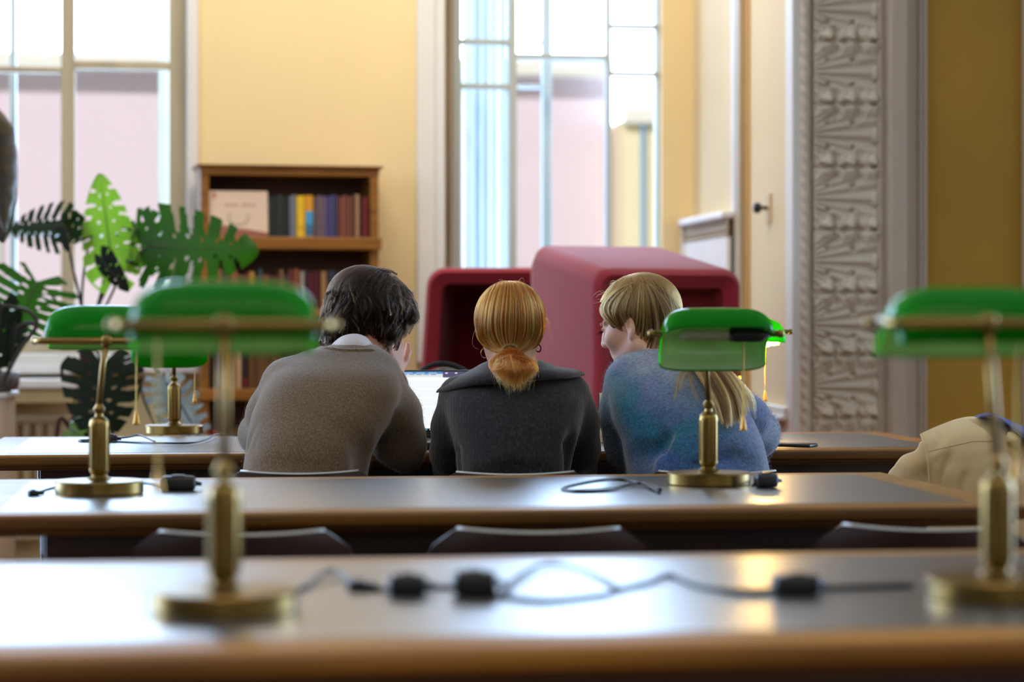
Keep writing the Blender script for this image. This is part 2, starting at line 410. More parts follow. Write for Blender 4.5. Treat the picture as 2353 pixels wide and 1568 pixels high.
# ---- buildings over the street
def building(name, label, m, s0, s1, t, ztop, bands, wins, mb, mw, dep=.5):
    root = empty(name); root.matrix_world = FR; tag(root, label, 'building')
    b = MB(); b.box((s0, t, -6), (s1, t+dep, ztop)); b.build('facade', m, root)
    for z0, z1, o in bands:
        b = MB(); b.rbox((s0, t-o, z0), (s1, t, z1), .03); b.build('cornice', mb, root)
    for a, c, z0, z1 in wins:
        fr = MB(); fr.rbox((a-.14, t-.08, z0-.14), (c+.14, t+.02, z0), .02); fr.rbox((a-.14, t-.08, z1), (c+.14, t+.02, z1+.14), .02)
        fr.rbox((a-.14, t-.08, z0), (a, t+.02, z1), .02); fr.rbox((c, t-.08, z0), (c+.14, t+.02, z1), .02)
        f = fr.build('window', mb, root); p = MB(); p.box((a, t-.02, z0), (c, t+.01, z1)); p.build('window_pane', mw, f)
    return root
pinkw = mat('facade_pink', (238,222,240), .8, var=.06, vscale=(.3,.3,.5)); creamw = mat('facade_cream', (252,240,206), .8, var=.05, vscale=(.5,.5,.5))
whitew = mat('facade_white', (250,250,250), .7, var=.02); bluew = mat('facade_window', (206,222,240), .3, var=.1)
# (street scale: 1 px at t = 13 is 4.4 mm)
building('street_building', 'pale pink building with white bands over the street, seen through both windows', pinkw, -16, s(1402,13)+.0, 13, wz(178, s(1330,13), 13),
         [(wz(178,s(1330,13),13)-.02, wz(178,s(1330,13),13)+.16, .25)],
         [(-5.1,-4.45,1.2,2.25), (-3.9,-3.4,1.2,2.3), (-6.6,-6.0,1.2,2.25), (-5.3,-4.7,-1.2,.2), (-3.75,-3.2,-1.2,.2)], whitew, bluew)
tC = 12.5; zC = wz(276, s(1460,tC), tC)
building('street_building', 'cream building with a blue drainpipe seen through the right of the centre window', creamw, s(1402,13)+.03, 9, tC, zC, [(zC-.05, zC+.14, .1)], [], whitew, bluew, 2.5)
bp = bpy.data.objects['street_building.001']
b = MB(); b.tube([(s(1476,tC), tC-.05, -4), (s(1476,tC), tC-.05, wz(284, s(1476,tC), tC))], .024, 10); b.build('drainpipe', mat('pipe_blue', (120,170,215), .5), bp, smooth=True)

# ---- carved pilaster
pl = empty('trim_8'); pl['kind'] = 'structure'; pl.matrix_world = FR
s2 = lambda px: px2s(px, T_PIL-.02)
TP = T_PIL
def vprof(name, pts, m):                       # vertical moulding: pts (px, projection)
    b = MB(); P = [[(s2(x), TP-pr, 0) for x, pr in pts], [(s2(x), TP-pr, HT) for x, pr in pts]]
    b.grid(P); return b.build(name, m, pl)
vprof('backing', [(1829,0),(1829,.012),(1838,.012),(1838,.005),(1868,.005),(1870,.012),(2012,.012),(2013,.02),(2020,.02)], stone)
vprof('moulded_border', [(2012,.012),(2014,.035),(2022,.04),(2026,.028),(2034,.028),(2036,.05),(2040,.052),(2043,.06),(2078,.06),(2080,.02),(2081,.004),(2112,.004),(2113,.022),(2118,.026),(2121,.014),(2124,.024),(2128,.026),(2131,.012),(2135,.0)], stone2)
# rope moulding
vs = []; fs = []; na, nz = 14, 620; zs = np.linspace(.6, 2.75, nz); rc = s2(1851); R0 = (s2(1864)-s2(1838))/2
for z in zs:
    for k in range(na):
        a = 2*PI*k/na; q = a*1+z*2*PI/.104; r = R0*(.80+.24*abs(math.cos(q))**.7)
        vs.append((rc+r*math.cos(a), TP-.012+r*math.sin(a), z))
for i in range(nz-1):
    for k in range(na): fs.append((i*na+k, i*na+(k+1)%na, (i+1)*na+(k+1)%na, (i+1)*na+k))
mesh_obj('rope_moulding', vs, fs, stone, pl, smooth=True)
# acanthus relief as a displaced grid
per = 144.0/F*(YW+s2(1940)*sW+TP*cW)
zj = wz(385, s2(1940), TP)                     # a junction line of two leaves
xa, xb = s2(1869), s2(2013); nx, nzz = 74, 900
X = np.linspace(0, 1, nx)[None,:]; Zv = np.linspace(.55, 2.75, nzz)[:,None]
v = (Zv-zj)/per; fr_ = v-np.round(v); av = np.abs(fr_)
asp = per/(xb-xa)
ang = np.arctan2((.5-av)*asp, X+.30)           # fans out from the left stem
ribs = .5+.5*np.cos(ang*34)
ribs2 = .5+.5*np.cos(ang*17+1.2)
h = .30+.22*ribs+.14*ribs2
lobe = np.zeros_like(X*v)
for c, wd, top in ((.14,.17,.30), (.50,.19,.34), (.86,.17,.34)):
    e = np.clip(1-np.abs((X-c-(.5-av)*.12)/wd)**2.6, 0, 1)*np.clip(1-(av/top)**2, 0, 1)
    edge = .022+.018*np.cos((X-c)*34)
    e = e*np.clip((av-edge)/.035, 0, 1)
    vein = np.exp(-((X-c+.06-av*.45)/.03)**2)*.16+np.exp(-((X-c-.06+av*.1)/.03)**2)*.12
    lobe = np.maximum(lobe, e*(1.0-vein))
gap = np.zeros_like(lobe)
for c in (.33,.69):
    gap = np.maximum(gap, np.exp(-((X-c-av*.08)/.026)**2)*np.clip(1-av/.30, 0, 1))
gap = np.maximum(gap, np.exp(-((X-.02)/.03)**2)*np.clip(1-av/.13, 0, 1))
gap = np.maximum(gap, np.clip(1-(av-.018*np.cos(X*26))/.022, 0, 1))
for c in (.22,.62): gap = np.maximum(gap, 1.1*np.exp(-((X-c)/.042)**2-((av-.305)/.036)**2))
h = np.maximum(h, lobe*1.0)*(1-.95*gap)
h *= np.clip(X/.03, 0, 1)*.5+.5
P = np.stack([np.broadcast_to(xa+(xb-xa)*X, h.shape), TP-.010-.046*h, np.broadcast_to(Zv, h.shape)], -1).reshape(-1,3)
ii = np.arange(nzz*nx).reshape(nzz, nx); Q = np.stack([ii[:-1,:-1], ii[:-1,1:], ii[1:,1:], ii[1:,:-1]], -1).reshape(-1,4)
fast_mesh('acanthus_relief', P, Q, stone, pl)
b = MB()
for k in range(-8, 9):
    zc = zj+per*(k+.5)
    if .6 < zc < 2.7: b.tube([(s2(2008), TP-.03, zc+z*.032) for z in (-1,-.8,-.3,.3,.8,1)], [.004,.012,.015,.015,.012,.004], 10)
b.build('bead_ornament', stone, pl, smooth=True)
# edge of a second moulding at the far right
b = MB(); b.rbox((px2s(2346,TP), TP-.05, 0), (px2s(2346,TP)+.3, TP, HT), .01); struct(b.build('trim_9', stone2))

# ---- old rotary switch on the bay wall
sw = empty('light_switch'); sw.matrix_world = FR; tag(sw, 'old rotary light switch with black knob on the pale bay wall', 'light switch')
tt = side_t(1768, S_COR); zc = wz(478, S_COR, tt)
b = MB(); b.rbox((S_COR-.008, tt-.035, zc-.062), (S_COR-.0005, tt+.035, zc+.062), .003); b.build('plate', mat('switch_plate', (214,190,140), .5), sw)
M = Matrix.Translation((S_COR-.008, tt, zc)) @ Matrix.Rotation(-PI/2, 4, 'Y')
b = MB(); b.lathe([(.008,0),(.008,.03),(.02,.032),(.023,.042),(.021,.056),(.012,.06)], 20, M); b.build('knob', mat('black_plastic', (18,18,18), .35), sw, smooth=True)

# ---- radiator cover in the bay corner
rc_ = empty('radiator_cover'); rc_.matrix_world = FR; tag(rc_, 'white slatted radiator cover with lattice band against the bay wall', 'radiator cover')
tr0, tr1 = -.03, side_t(1700, S_COR); zt = wz(497, S_COR, side_t(1640, S_COR)); pw = mat('radiator_white', (240,238,238), .5, var=.04)
so = S_COR-.06
b = MB(); b.rbox((so-.02, tr1, zt-.03), (S_COR-.003, tr0, zt), .006); b.build('top', pw, rc_)
b = MB(); n = 15
for k in range(n):
    a = tr1+(tr0-tr1)*k/n; b.rbox((so, a+.004, .05), (so+.02, a+(tr0-tr1)/n-.004, zt-.115), .005)
b.box((so+.012, tr1, .05), (so+.02, tr0, zt-.11)); b.build('slatted_panel', pw, rc_)
b = MB(); lt = mat('lattice_beige', (178,160,132), .6)
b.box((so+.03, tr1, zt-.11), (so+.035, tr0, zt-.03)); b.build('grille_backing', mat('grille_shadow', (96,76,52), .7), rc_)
b = MB()
for z in (zt-.106, zt-.07, zt-.036): b.rbox((so, tr1, z-.006), (so+.015, tr0, z+.006), .002)
k = 0; a = tr1
while a < tr0:
    b.rbox((so, a, zt-.11), (so+.012, a+.016, zt-.03), .002); a += .042
b.build('lattice_grille', lt, rc_)
b = MB(); b.rbox((so-.005, tr0-.03, .05), (S_COR-.003, tr0, zt-.03), .004); b.build('end_panel', pw, rc_)

# ---- radiator under window 1
rd = empty('radiator'); rd.matrix_world = FR; tag(rd, 'cream ribbed radiator under a white ledge below the left window', 'radiator')
zl = wz(874, s(200,-.2), -.2)
b = MB(); b.rbox((w1l-.1, -.3, zl-.035), (s(180,-.2), -.005, zl+.008), .008); b.build('ledge', white_p, rd)
b = MB(); b.rbox((w1l-.1, -.27, zl-.10), (s(170,-.2), -.24, zl-.035), .005); b.build('front_board', mat('radiator_cream', (205,180,128), .55, var=.1), rd)
b = MB()
for k in range(26):
    x = w1l+.02+k*.055
    if x < s(165,-.2): b.tube([(x, -.16, .12), (x, -.16, zl-.16)], .02, 8)
b.rbox((w1l, -.19, .10), (s(165,-.2), -.13, .16), .02); b.rbox((w1l, -.19, zl-.2), (s(165,-.2), -.13, zl-.15), .02)
b.build('ribs', mat('radiator_ribs', (168,148,112), .5), rd)

# ================================================================== bookcase and books
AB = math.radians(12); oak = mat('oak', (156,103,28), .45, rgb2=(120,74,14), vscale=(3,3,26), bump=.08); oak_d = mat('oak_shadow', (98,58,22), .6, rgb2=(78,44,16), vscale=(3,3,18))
oak_h = mat('oak_shelf', (160,105,28), .42, rgb2=(126,79,14), vscale=(3,26,26), bump=.08)
dB = 10.92; kB = dB/F
BC = (666.5-1176.5)*kB; BFR = Matrix.Translation((BC, dB, 0)) @ Matrix.Rotation(AB, 4, 'Z')
bx = lambda px: (px-666.5)*kB/math.cos(AB)*(1+(px-666.5)*kB*math.tan(AB)/dB)
bz = lambda py: HC-(py-U)*kB
bk = empty('bookcase'); bk.matrix_world = BFR; tag(bk, 'oak bookcase filled with books against the yellow wall between the windows', 'bookcase')
xl, xr = bx(465), bx(866); DP = .27
b = MB(); b.rbox((xl, 0, 0), (xl+.038, DP, bz(398)), .004); b.build('side_panel', oak, bk)
b = MB(); b.rbox((xr-.038, 0, 0), (xr, DP, bz(398)), .004); b.build('side_panel', oak, bk)
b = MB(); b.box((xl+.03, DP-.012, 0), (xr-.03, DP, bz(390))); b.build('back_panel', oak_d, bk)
b = MB(); b.rbox((xl-.002, -.004, bz(404)), (xr+.002, DP, bz(391)), .003)
for k in range(5): b.rbox((xl-.004-.0045*k, -.006-.0045*k, bz(391)+.004*k), (xr+.004+.0045*k, DP, bz(391)+.004*k+.0055), .002)
b.build('cornice', oak_h, bk)
shelf_z = {}
for k, (py0, py1, over) in enumerate(((545,574,.012), (711,731,.0), (893,920,.008), (1075,1095,0), (1240,1262,0))):
    b = MB(); b.rbox((xl-over, -.008-over, bz(py1)), (xr+over, DP-.012, bz(py0)), .006); b.build('shelf', oak_h, bk); shelf_z[k] = bz(py0)
paper = mat('paper_edges', (224,212,186), .8, var=.1, vscale=(3,3,120))
BK = {}
def bmat(rgb):
    k = 'cloth_%d_%d_%d' % rgb; return mat(k, rgb, .6, var=.12, vscale=(30,30,30))
def book(x0, x1, zb, h, rgb, label, group=None, bands=(), dep=.17, y0=.012, lean=0):
    g = .0012; x0 += g; x1 -= g; m = bmat(rgb)
    b = MB(); t = min(.003, (x1-x0)*.15); w = x1-x0; r = min(.004, w*.3)
    pts = [(0,dep),(0,r),(r,0),(w-r,0),(w,r),(w,dep),(w-t,dep),(w-t,r+t),(t,r+t),(t,dep)]
    b.prism(pts, 0, h); ms = [m]
    for z0, z1, c in bands:
        ms.append(bmat(c)); b.cur = len(ms)-1; b.box((r*.6, -.0006, z0*h), (w-r*.6, .001, z1*h)); b.cur = 0
    o = b.build('book', m, None, mats=ms); tag(o, label, 'book', group)
    p = MB(); p.box((t, r+t, .004), (w-t, dep-.004, h-.004)); p.build('page_block', paper, o)
    o.matrix_world = BFR @ Matrix.Translation((x0, y0, zb+.0015)) @ Matrix.Rotation(lean, 4, 'Y'); return o
def run(specs, zb, shelf):
    for px0, px1, n, h, rgbs, label, group, bands in specs:
        for k in range(n):
            a = bx(px0+(px1-px0)*k/n); c = bx(px0+(px1-px0)*(k+1)/n); hh = h*(1+.03*((k*7)%5-2)/2) if n > 1 else h
            book(a, c, zb, hh, rgbs[k % len(rgbs)], label, group if n > 1 else None, bands)
z0 = shelf_z[0]
run([(618,661,4,.186,[(44,52,46),(34,44,40),(50,56,48),(36,46,44)],'dark green clothbound book in the run beside the propped picture book','dark green books on the top shelf',()),
     (661,665,1,.182,[(24,34,44)],'thin blue black book between green and grey books',None,()),
     (665,681,2,.19,[(120,124,140),(140,142,150)],'slim grey book just left of the yellow book','slim grey books on the top shelf',()),
     (682,701,1,.186,[(238,196,34)],'bright yellow book on the top shelf',None,[(.2,.24,(200,160,30))]),
     (701,720,1,.188,[(226,160,30)],'orange yellow book with a blue lower spine on the top shelf',None,[(.02,.62,(60,160,214)),(.02,.3,(120,180,216))]),
     (722,748,5,.184,[(128,108,120),(104,88,104),(150,126,130),(110,94,116),(134,116,140)],'thin mauve book in the run right of the blue and orange book','thin mauve books on the top shelf',()),
     (748,774,3,.188,[(78,72,124),(88,84,136),(66,62,108)],'violet blue book in the middle of the right hand run','violet blue books on the top shelf',()),
     (774,806,4,.186,[(112,66,48),(150,88,70),(128,74,54),(140,80,66)],'rust brown book between violet and tan books','rust brown books on the top shelf',()),
     (806,815,1,.19,[(90,60,44)],'dark brown book left of the tan book on the top shelf',None,()),
     (815,824,1,.195,[(176,140,98)],'tan book near the right end of the top shelf',None,()),
     (824,831,1,.192,[(60,30,30)],'black red book beside the tan book',None,()),
     (831,844,1,.184,[(116,28,32)],'dark red book at the right end of the top shelf',None,())], z0, 0)
# propped picture book
pb = empty('picture_book'); tag(pb, 'pale pink picture book standing face out on the top shelf', 'book')
pb.matrix_world = BFR @ Matrix.Translation((bx(482.5)+.004, .004, z0+.003)) @ Matrix.Rotation(math.radians(-6), 4, 'X')
wpb = bx(614)-bx(481); hpb = .205
b = MB(); b.rbox((0,0,0), (wpb,.012,hpb), .002); b.build('cover', mat('cover_pink', (222,196,172), .5, var=.05), pb)
b = MB()
for k in range(11):
    if k != 5: b.box((wpb*(.27+.048*k), -.0008, hpb*.66), (wpb*(.27+.048*k+.03), .0004, hpb*.72))
b.build('title_lines', mat('cover_text', (176,140,116), .6), pb)
b = MB(); b.tube(catmull([(wpb*(.5+.17*math.cos(a)), -.001, hpb*(.42+.16*math.sin(a))) for a in np.linspace(PI*.82, PI*2.18, 9)], 4), .0024, 6); b.build('oval_drawing', mat('cover_green', (160,160,128), .6), pb)
b = MB(); b.prism([(0,0),(wpb,0),(wpb,hpb*.08),(wpb*.6,hpb*.16),(wpb*.45,hpb*.17),(wpb*.25,hpb*.24),(0,hpb*.2)], -.0008, .0004, 'y'); b.build('red_brown_foot', mat('cover_brown', (150,92,72), .6), pb)
b = MB(); b.box((wpb*.06,-.0008,hpb*.84), (wpb*.12,.0004,hpb*.95)); b.build('red_stamp', mat('cover_red', (176,110,96), .6), pb)
# second shelf: mixed old books, tops and right end in view
z1 = shelf_z[1]
cols = [(86,30,32),(150,110,70),(70,76,66),(104,44,40),(160,90,60),(96,60,36),(120,40,38),(196,150,60),(84,50,38),(60,84,90),(130,70,44),(70,40,30)]
g = random.Random(5); x = 488; k = 0
while x < 690:
    w_ = g.uniform(8, 15); book(bx(x), bx(min(x+w_, 690)), z1, g.uniform(.15,.182), cols[k % len(cols)], 'old worn book in the mixed run at the left of the second shelf', 'mixed old books on the second shelf'); x += w_; k += 1
run([(690,700,1,.17,[(176,166,150)],'grey white book near the middle of the second shelf',None,()), (700,708,1,.175,[(52,40,56)],'dark purple book beside the maroon pair on the second shelf',None,()),
     (708,734,2,.172,[(92,20,34),(84,18,30)],'maroon book of the pair on the second shelf','maroon books on the second shelf',()),
     (737,750,1,.17,[(170,126,78)],'tan book by the dark haired reader on the second shelf',None,()), (752,772,1,.175,[(40,52,64)],'dark blue book behind the dark haired head on the second shelf',None,()),
     (774,800,2,.175,[(46,38,24),(36,30,20)],'near black book at the right of the second shelf','near black books on the second shelf',())], z1, 1)
z2 = shelf_z[2]
run([(486,496,1,.18,[(24,28,26)],'black book at the left end of the third shelf',None,()), (496,502,2,.165,[(120,80,40),(100,66,34)],'slim brown book left of the grey blue book','slim brown books on the third shelf',()),
     (503,514,1,.185,[(120,122,146)],'grey blue book left of the golden yellow book on the third shelf',None,()), (516,528,1,.19,[(214,156,24)],'golden yellow tall book on the third shelf',None,()),
     (528,548,4,.19,[(186,150,92),(170,132,76),(196,160,104),(176,140,84)],'slim tan book beside the golden yellow book','slim tan books on the third shelf',()),
     (548,558,1,.192,[(208,172,128)],'pale cream book on the third shelf',None,()), (560,572,1,.18,[(36,30,24)],'black book with red foot on the third shelf',None,[(.05,.25,(120,26,24))]),
     (574,640,6,.18,[(112,78,34),(98,66,30),(120,86,40)],'brown book behind the left shoulder of the man','brown books on the third shelf',())], z2, 2)
z3 = shelf_z[3]
run([(488,508,1,.17,[(140,24,26)],'bright red book on the lowest visible shelf',None,()), (508,520,1,.16,[(60,30,26)],'dark brown book beside the red book on the lowest visible shelf',None,()), (528,560,3,.175,[(120,88,34),(104,76,28),(128,96,44)],'olive brown book on the lowest visible shelf','olive brown books on the lowest visible shelf',()),
     (566,610,4,.165,[(70,20,24),(86,30,28)],'dark red book on the lowest visible shelf','dark red books on the lowest visible shelf',())], z3, 3)

# ================================================================== red hooded seats
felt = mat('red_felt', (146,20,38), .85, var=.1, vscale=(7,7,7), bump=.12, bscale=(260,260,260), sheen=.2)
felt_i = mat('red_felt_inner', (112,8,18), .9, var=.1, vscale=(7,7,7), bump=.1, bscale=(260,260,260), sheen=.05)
def rrect(w, h, r, n=7):
    out = []
    for cx, cz, a0 in ((w/2-r, h-r, 0), (-w/2+r, h-r, PI/2)):
        for k in range(n): a = a0+PI/2*k/(n-1); out.append((cx+r*math.cos(a), cz+r*math.sin(a)))
    return [(w/2,0)]+out+[(-w/2,0)]
def pod(label, loc, rz, w, wb, d, hf, hb, r, seat_z, tp=0, rdep=None):
    """hooded seat: shell whose roof falls to the front, recessed inner, seat cushion and foot frame."""
    root = empty('hooded_armchair', loc, rz); tag(root, label, 'armchair')
    b = MB(); rings = []
    prof = [(d, .30, -.10), (d-.015, .18, -.035), (d-.05, .10, -.008), (d-.11, .06, .0), (.05, .06, 0), (.018, .06, -.004), (.0, .06, -.02)]
    rings = []
    for y, rr, ins in prof:
        f = y/d; hh = hf+(hb-hf)*f+ins; ww = w+(wb-w)*f+2*ins
        rings.append([(p[0], y, max(p[1], 0)+.1) for p in rrect(ww, hh-.1, max(rr, r*.8 if y < d-.1 else rr))])
    b.grid(rings); n = len(rings[0])
    b.add([p for p in rings[0]], [tuple(range(n))])
    # rim to the recess
    inn = []
    for y, ins in ((0,.02),(.006,.03),(.02,.052),(.03,.066)):
        inn.append([(p[0], y, p[1]+.1) for p in rrect(w-2*ins, hf-.1-ins, max(r*.8-ins*.6, .02))])
    b.grid(inn)
    o = b.build('shell', felt, root, smooth=True)
    b = MB(); rec = []
    rd_ = rdep or d-.12
    for y, ins in ((.03,.066),(.05,.07),(rd_*.5,.075),(rd_-.02,.08),(rd_,.10)):
        f = y/d; rec.append([(p[0], y, p[1]+.1) for p in rrect(w-2*ins, hf+(hb-hf)*f*.4-.1-ins, max(r*.8-.04, .02))])
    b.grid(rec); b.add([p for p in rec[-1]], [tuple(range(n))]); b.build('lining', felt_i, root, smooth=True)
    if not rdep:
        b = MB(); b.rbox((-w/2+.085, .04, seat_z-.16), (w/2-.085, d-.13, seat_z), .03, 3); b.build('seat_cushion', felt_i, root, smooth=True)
    for sx in (-1, 1):
        for yy in (.06, d-.1):
            b = MB(); b.tube([(sx*(w/2-.06), yy, 0), (sx*(w/2-.06), yy, .13)], .014, 10); b.build('foot', MATS['black_plastic'], root, smooth=True)
    if tp:
        for c in root.children:
            for v in c.data.vertices: v.co.x *= 1+tp*(1-v.co.z/hf)
    return root
FLp = np.array([.300, 8.60]); a20 = math.radians(20); wR = .575
cR = FLp+np.array([math.cos(a20), math.sin(a20)])*wR/2
pod('large crimson hooded armchair with sloping top behind the fair haired woman', (cR[0], cR[1], 0), a20, wR, wR*.97, .76, 1.285, 1.405, .075, .46, rdep=.10)
pod('dark red hooded armchair behind the bag, left of the larger crimson one', (-.03, 9.82, 0), math.radians(-4), .64, .60, .7, 1.318, 1.318, .09, .46, .28)
# ================================================================== desks
desk_w = mat('desk_oak', (106,68,10), .45, rgb2=(72,43,4), vscale=(2,30,30), bump=.06, spec=.35)
desk_t = mat('desk_oak_top', (152,106,36), .42, rgb2=(118,78,20), vscale=(2,26,26), spec=.45, bump=.03)
desk_d = mat('desk_dark_wood', (58,26,16), .5, rgb2=(40,16,10), vscale=(3,3,20), coat=.15)
leather = mat('desk_leather', (24,28,26), .345, rgb2=(18,22,20), vscale=(40,40,40), spec=1.0, coat=1.0)
for n_ in leather.node_tree.nodes:
    if n_.type == 'BSDF_PRINCIPLED': n_.inputs['Coat Roughness'].default_value = .33; n_.inputs['Coat IOR'].default_value = 1.6
TZ = .75; AD = math.radians(7.25)
def desk(x, y, length, label):
    """x, y: middle of the front edge line at the floor."""
    root = empty('reading_desk', (x, y, 0), AD); tag(root, label, 'desk', None)
    h = length/2; D = 1.0
    b = MB(); b.rbox((-h, 0, TZ-.029), (h, D, TZ), .006, 3); b.build('desktop', desk_t, root, auto=.6)
    b = MB(); b.rbox((-h-.002, -.003, TZ-.028), (h+.002, .03, TZ-.004), .005, 3); b.rbox((-h+.016, .016, TZ-.037), (h-.016, .06, TZ-.028), .003); b.rbox((-h+.03, .03, TZ-.043), (h-.03, .06, TZ-.036), .002); b.build('front_edge', desk_w, root, auto=.6)
    b = MB(); b.rbox((-h+.086, .086, TZ-.004), (h-.086, D-.086, TZ+.0006), .0005, 1); b.build('leather_inlay', leather, root)
    b = MB(); b.rbox((-h+.17, .10, TZ-.15), (h-.17, .125, TZ-.036), .003); b.build('front_apron', desk_d, root)
    b = MB(); b.rbox((-h+.17, D-.125, TZ-.15), (h-.17, D-.10, TZ-.036), .003); b.build('back_apron', desk_d, root)
    b = MB(); b.rbox((-h+.20, .50, .10), (h-.20, .522, TZ-.04), .003); b.build('modesty_panel', desk_d, root)
    for sx in (-1, 1):
        b = MB(); x0 = sx*(h-.22); b.rbox((x0-.05, .12, .05), (x0+.05, D-.12, TZ-.04), .006); b.rbox((x0-.065, .07, 0), (x0+.065, D-.07, .06), .01)
        b.rbox((x0-.058, .11, TZ-.09), (x0+.058, D-.11, TZ-.036), .008); b.build('side_support', desk_d, root)
    return root
DESKS = {}
def desk_at(k, px_l, dl, length, y0, label):
    DESKS[k] = y0
    cx = (px_l-1176.5)/F*dl+length/2*math.cos(AD)
    return desk(cx, y0+cx*math.tan(AD), length, label)
desk_at(1, -700, 2.5, 2.15, 2.635, 'oak reading desk with dark leather top nearest the viewer')
desk_at(2, -130, 4.36, 2.03, 4.51, 'oak reading desk with dark leather top in the middle of the row')
desk_at(3, -66, 6.32, 2.73, 6.50, 'long oak reading desk where the three people sit')

# ================================================================== chairs
chair_w = mat('chair_dark_wood', (44,22,16), .4, rgb2=(32,15,11), vscale=(3,14,14), spec=.25)
chair_e = mat('chair_edge_glint', (168,168,162), .3, coat=.5, var=.1)  # pale colour stands for window light reflected along the backrest's top edge
chair_l = mat('chair_leg_metal', (70,66,62), .3, metal=.9)
def make_chair():
    root = empty('library_chair')
    b = MB(); P0 = []; P1 = []
    zs = [.44,.50,.56,.62,.68,.71,.725,.735,.738]; ws = [.15,.175,.195,.205,.200,.185,.165,.150,.142]
    for z, w in zip(zs, ws):
        P0.append([(w*u, .03*(1-u*u)*-1+.0+.045*(z-.44), z-.006*(1-u*u)*(z > .73)) for u in np.linspace(-1,1,13)])
        P1.append([(w*u, .03*(1-u*u)*-1+.012+.045*(z-.44), z-.006*(1-u*u)*(z > .73)) for u in np.linspace(-1,1,13)])
    b.grid(P0[::-1]); b.grid(P1)
    rim0 = [r[0] for r in P0]+P0[-1][1:-1]+[r[-1] for r in P0[::-1]]; rim1 = [r[0] for r in P1]+P1[-1][1:-1]+[r[-1] for r in P1[::-1]]
    b.grid([rim0, rim1]); back = b.build('backrest', chair_w, root, auto=.7)
    b = MB(); top = [Vector(a).lerp(Vector(c), .5) for a, c in zip(rim0, rim1)]; b.tube(top[8:-8], .0045, 8); b.build('edge_glint', chair_e, back, smooth=True)
    b = MB(); out = []
    for k in range(24):
        a = 2*PI*k/24; ca, sa = math.cos(a), math.sin(a); out.append((.205*abs(ca)**.5*math.copysign(1,ca), .235+.205*abs(sa)**.5*math.copysign(1,sa)))
    b.prism(out, .436, .452); b.build('seat', chair_w, root, bevel=.004)
    for sx in (-1,1):
        b = MB(); b.tube([(sx*.15,.40,.436),(sx*.19,.43,0)], [.014,.010], 10); b.build('leg', chair_l, root, smooth=True)
        b = MB(); b.tube([(sx*.14,.0,.56),(sx*.14,.02,.44),(sx*.16,.05,.30),(sx*.19,.0,0)], [.010,.013,.013,.010], 10); b.build('leg', chair_l, root, smooth=True)
    return root
ch0 = make_chair(); used = [0]
def chair(px, d, rz, label):
    o = ch0 if not used[0] else copy_tree(ch0); used[0] = 1
    p = W(px, 0, d); o.location = (p[0], p[1], 0); o.rotation_euler = (0,0,rz)
    return tag(o, label, 'chair', 'library chairs')
chair(555, 4.17, math.radians(3), 'dark wooden chair at the middle desk, left one of the three empty chairs')
chair(1238, 4.22, math.radians(2), 'dark wooden chair at the middle desk, centre one of the three empty chairs')
chair(2120, 4.27, math.radians(-14), 'dark wooden chair turned slightly at the right of the middle desk')
chair(688, 5.83, math.radians(4), 'dark wooden chair under the man in the brown sweater')
chair(1185, 5.80, math.radians(3), 'dark wooden chair under the woman in the dark knit jacket')
chair(1650, 5.83, math.radians(2), 'dark wooden chair under the woman in the blue sweater')
chair(2262, 6.02, math.radians(-12), 'dark wooden chair under the beige coat')

# ================================================================== desk lamps
brass = mat('brass', (138,113,62), .32, metal=1.0, var=.12, vscale=(6,6,60), rvar=.06)
def shade_mats():
    m, nt, out = new_mat('green_shade_glass')
    p = N(nt, 'ShaderNodeBsdfPrincipled'); p.inputs['Base Color'].default_value = (*lin((0,98,0)), 1); p.inputs['Roughness'].default_value = .14
    p.inputs['Coat Weight'].default_value = .06; p.inputs['Specular IOR Level'].default_value = .22; p.inputs['Coat Roughness'].default_value = .05
    t = N(nt, 'ShaderNodeBsdfTranslucent'); t.inputs['Color'].default_value = (*lin((26,214,0)), 1)
    nz = N(nt, 'ShaderNodeTexNoise'); nz.inputs['Scale'].default_value = 9
    mr = N(nt, 'ShaderNodeMapRange'); mr.inputs['To Min'].default_value = .48; mr.inputs['To Max'].default_value = .58
    L(nt, nz.outputs['Fac'], mr.inputs['Value'])
    mx = N(nt, 'ShaderNodeMixShader'); L(nt, mr.outputs['Result'], mx.inputs[0]); L(nt, p.outputs[0], mx.inputs[1]); L(nt, t.outputs[0], mx.inputs[2]); L(nt, mx.outputs[0], out.inputs['Surface'])
    return m
shade_g = shade_mats()
shade_i = mat('shade_lining', (222,232,206), .25, transl=.14, tcol=(200,236,190), coat=.4, var=.04)
bulb_off = mat('frosted_bulb', (226,226,214), .3, transl=.3)
bulb_on = emit_mat('lit_bulb', (255,200,112), 520)
chain_m = mat('chain_brass', (206,170,80), .3, metal=.8)
pull_m = mat('pull_brass', (206,150,44), .35, metal=.35)
black = MATS['black_plastic']
def shade_surface(r, Ls, cz, tilt, yc, n=22, m=30):
    P = []
    for i in range(m+1):
        u = -1+2*i/m; u = math.sin(u*PI/2)
        x = u*Ls/2; sc = (1-abs(u)**4.2)**(1/2.6) if abs(u) < 1 else 0.0
        sc = max(sc, .02); row = []
        for k in range(n+1):
            th = PI*k/n; th = th                              # 0 = rim on the stem side, pi = rim on the user side
            a, c = -math.cos(th)*r, (abs(math.sin(th))**.9)*r*(.30+.70*sc)
            a = a*(.62+.38*sc)
            y = a*math.cos(tilt)+c*-math.sin(tilt); z = a*math.sin(tilt)+c*math.cos(tilt)
            row.append((x, yc+y, cz+z))
        P.append(row)
    return P
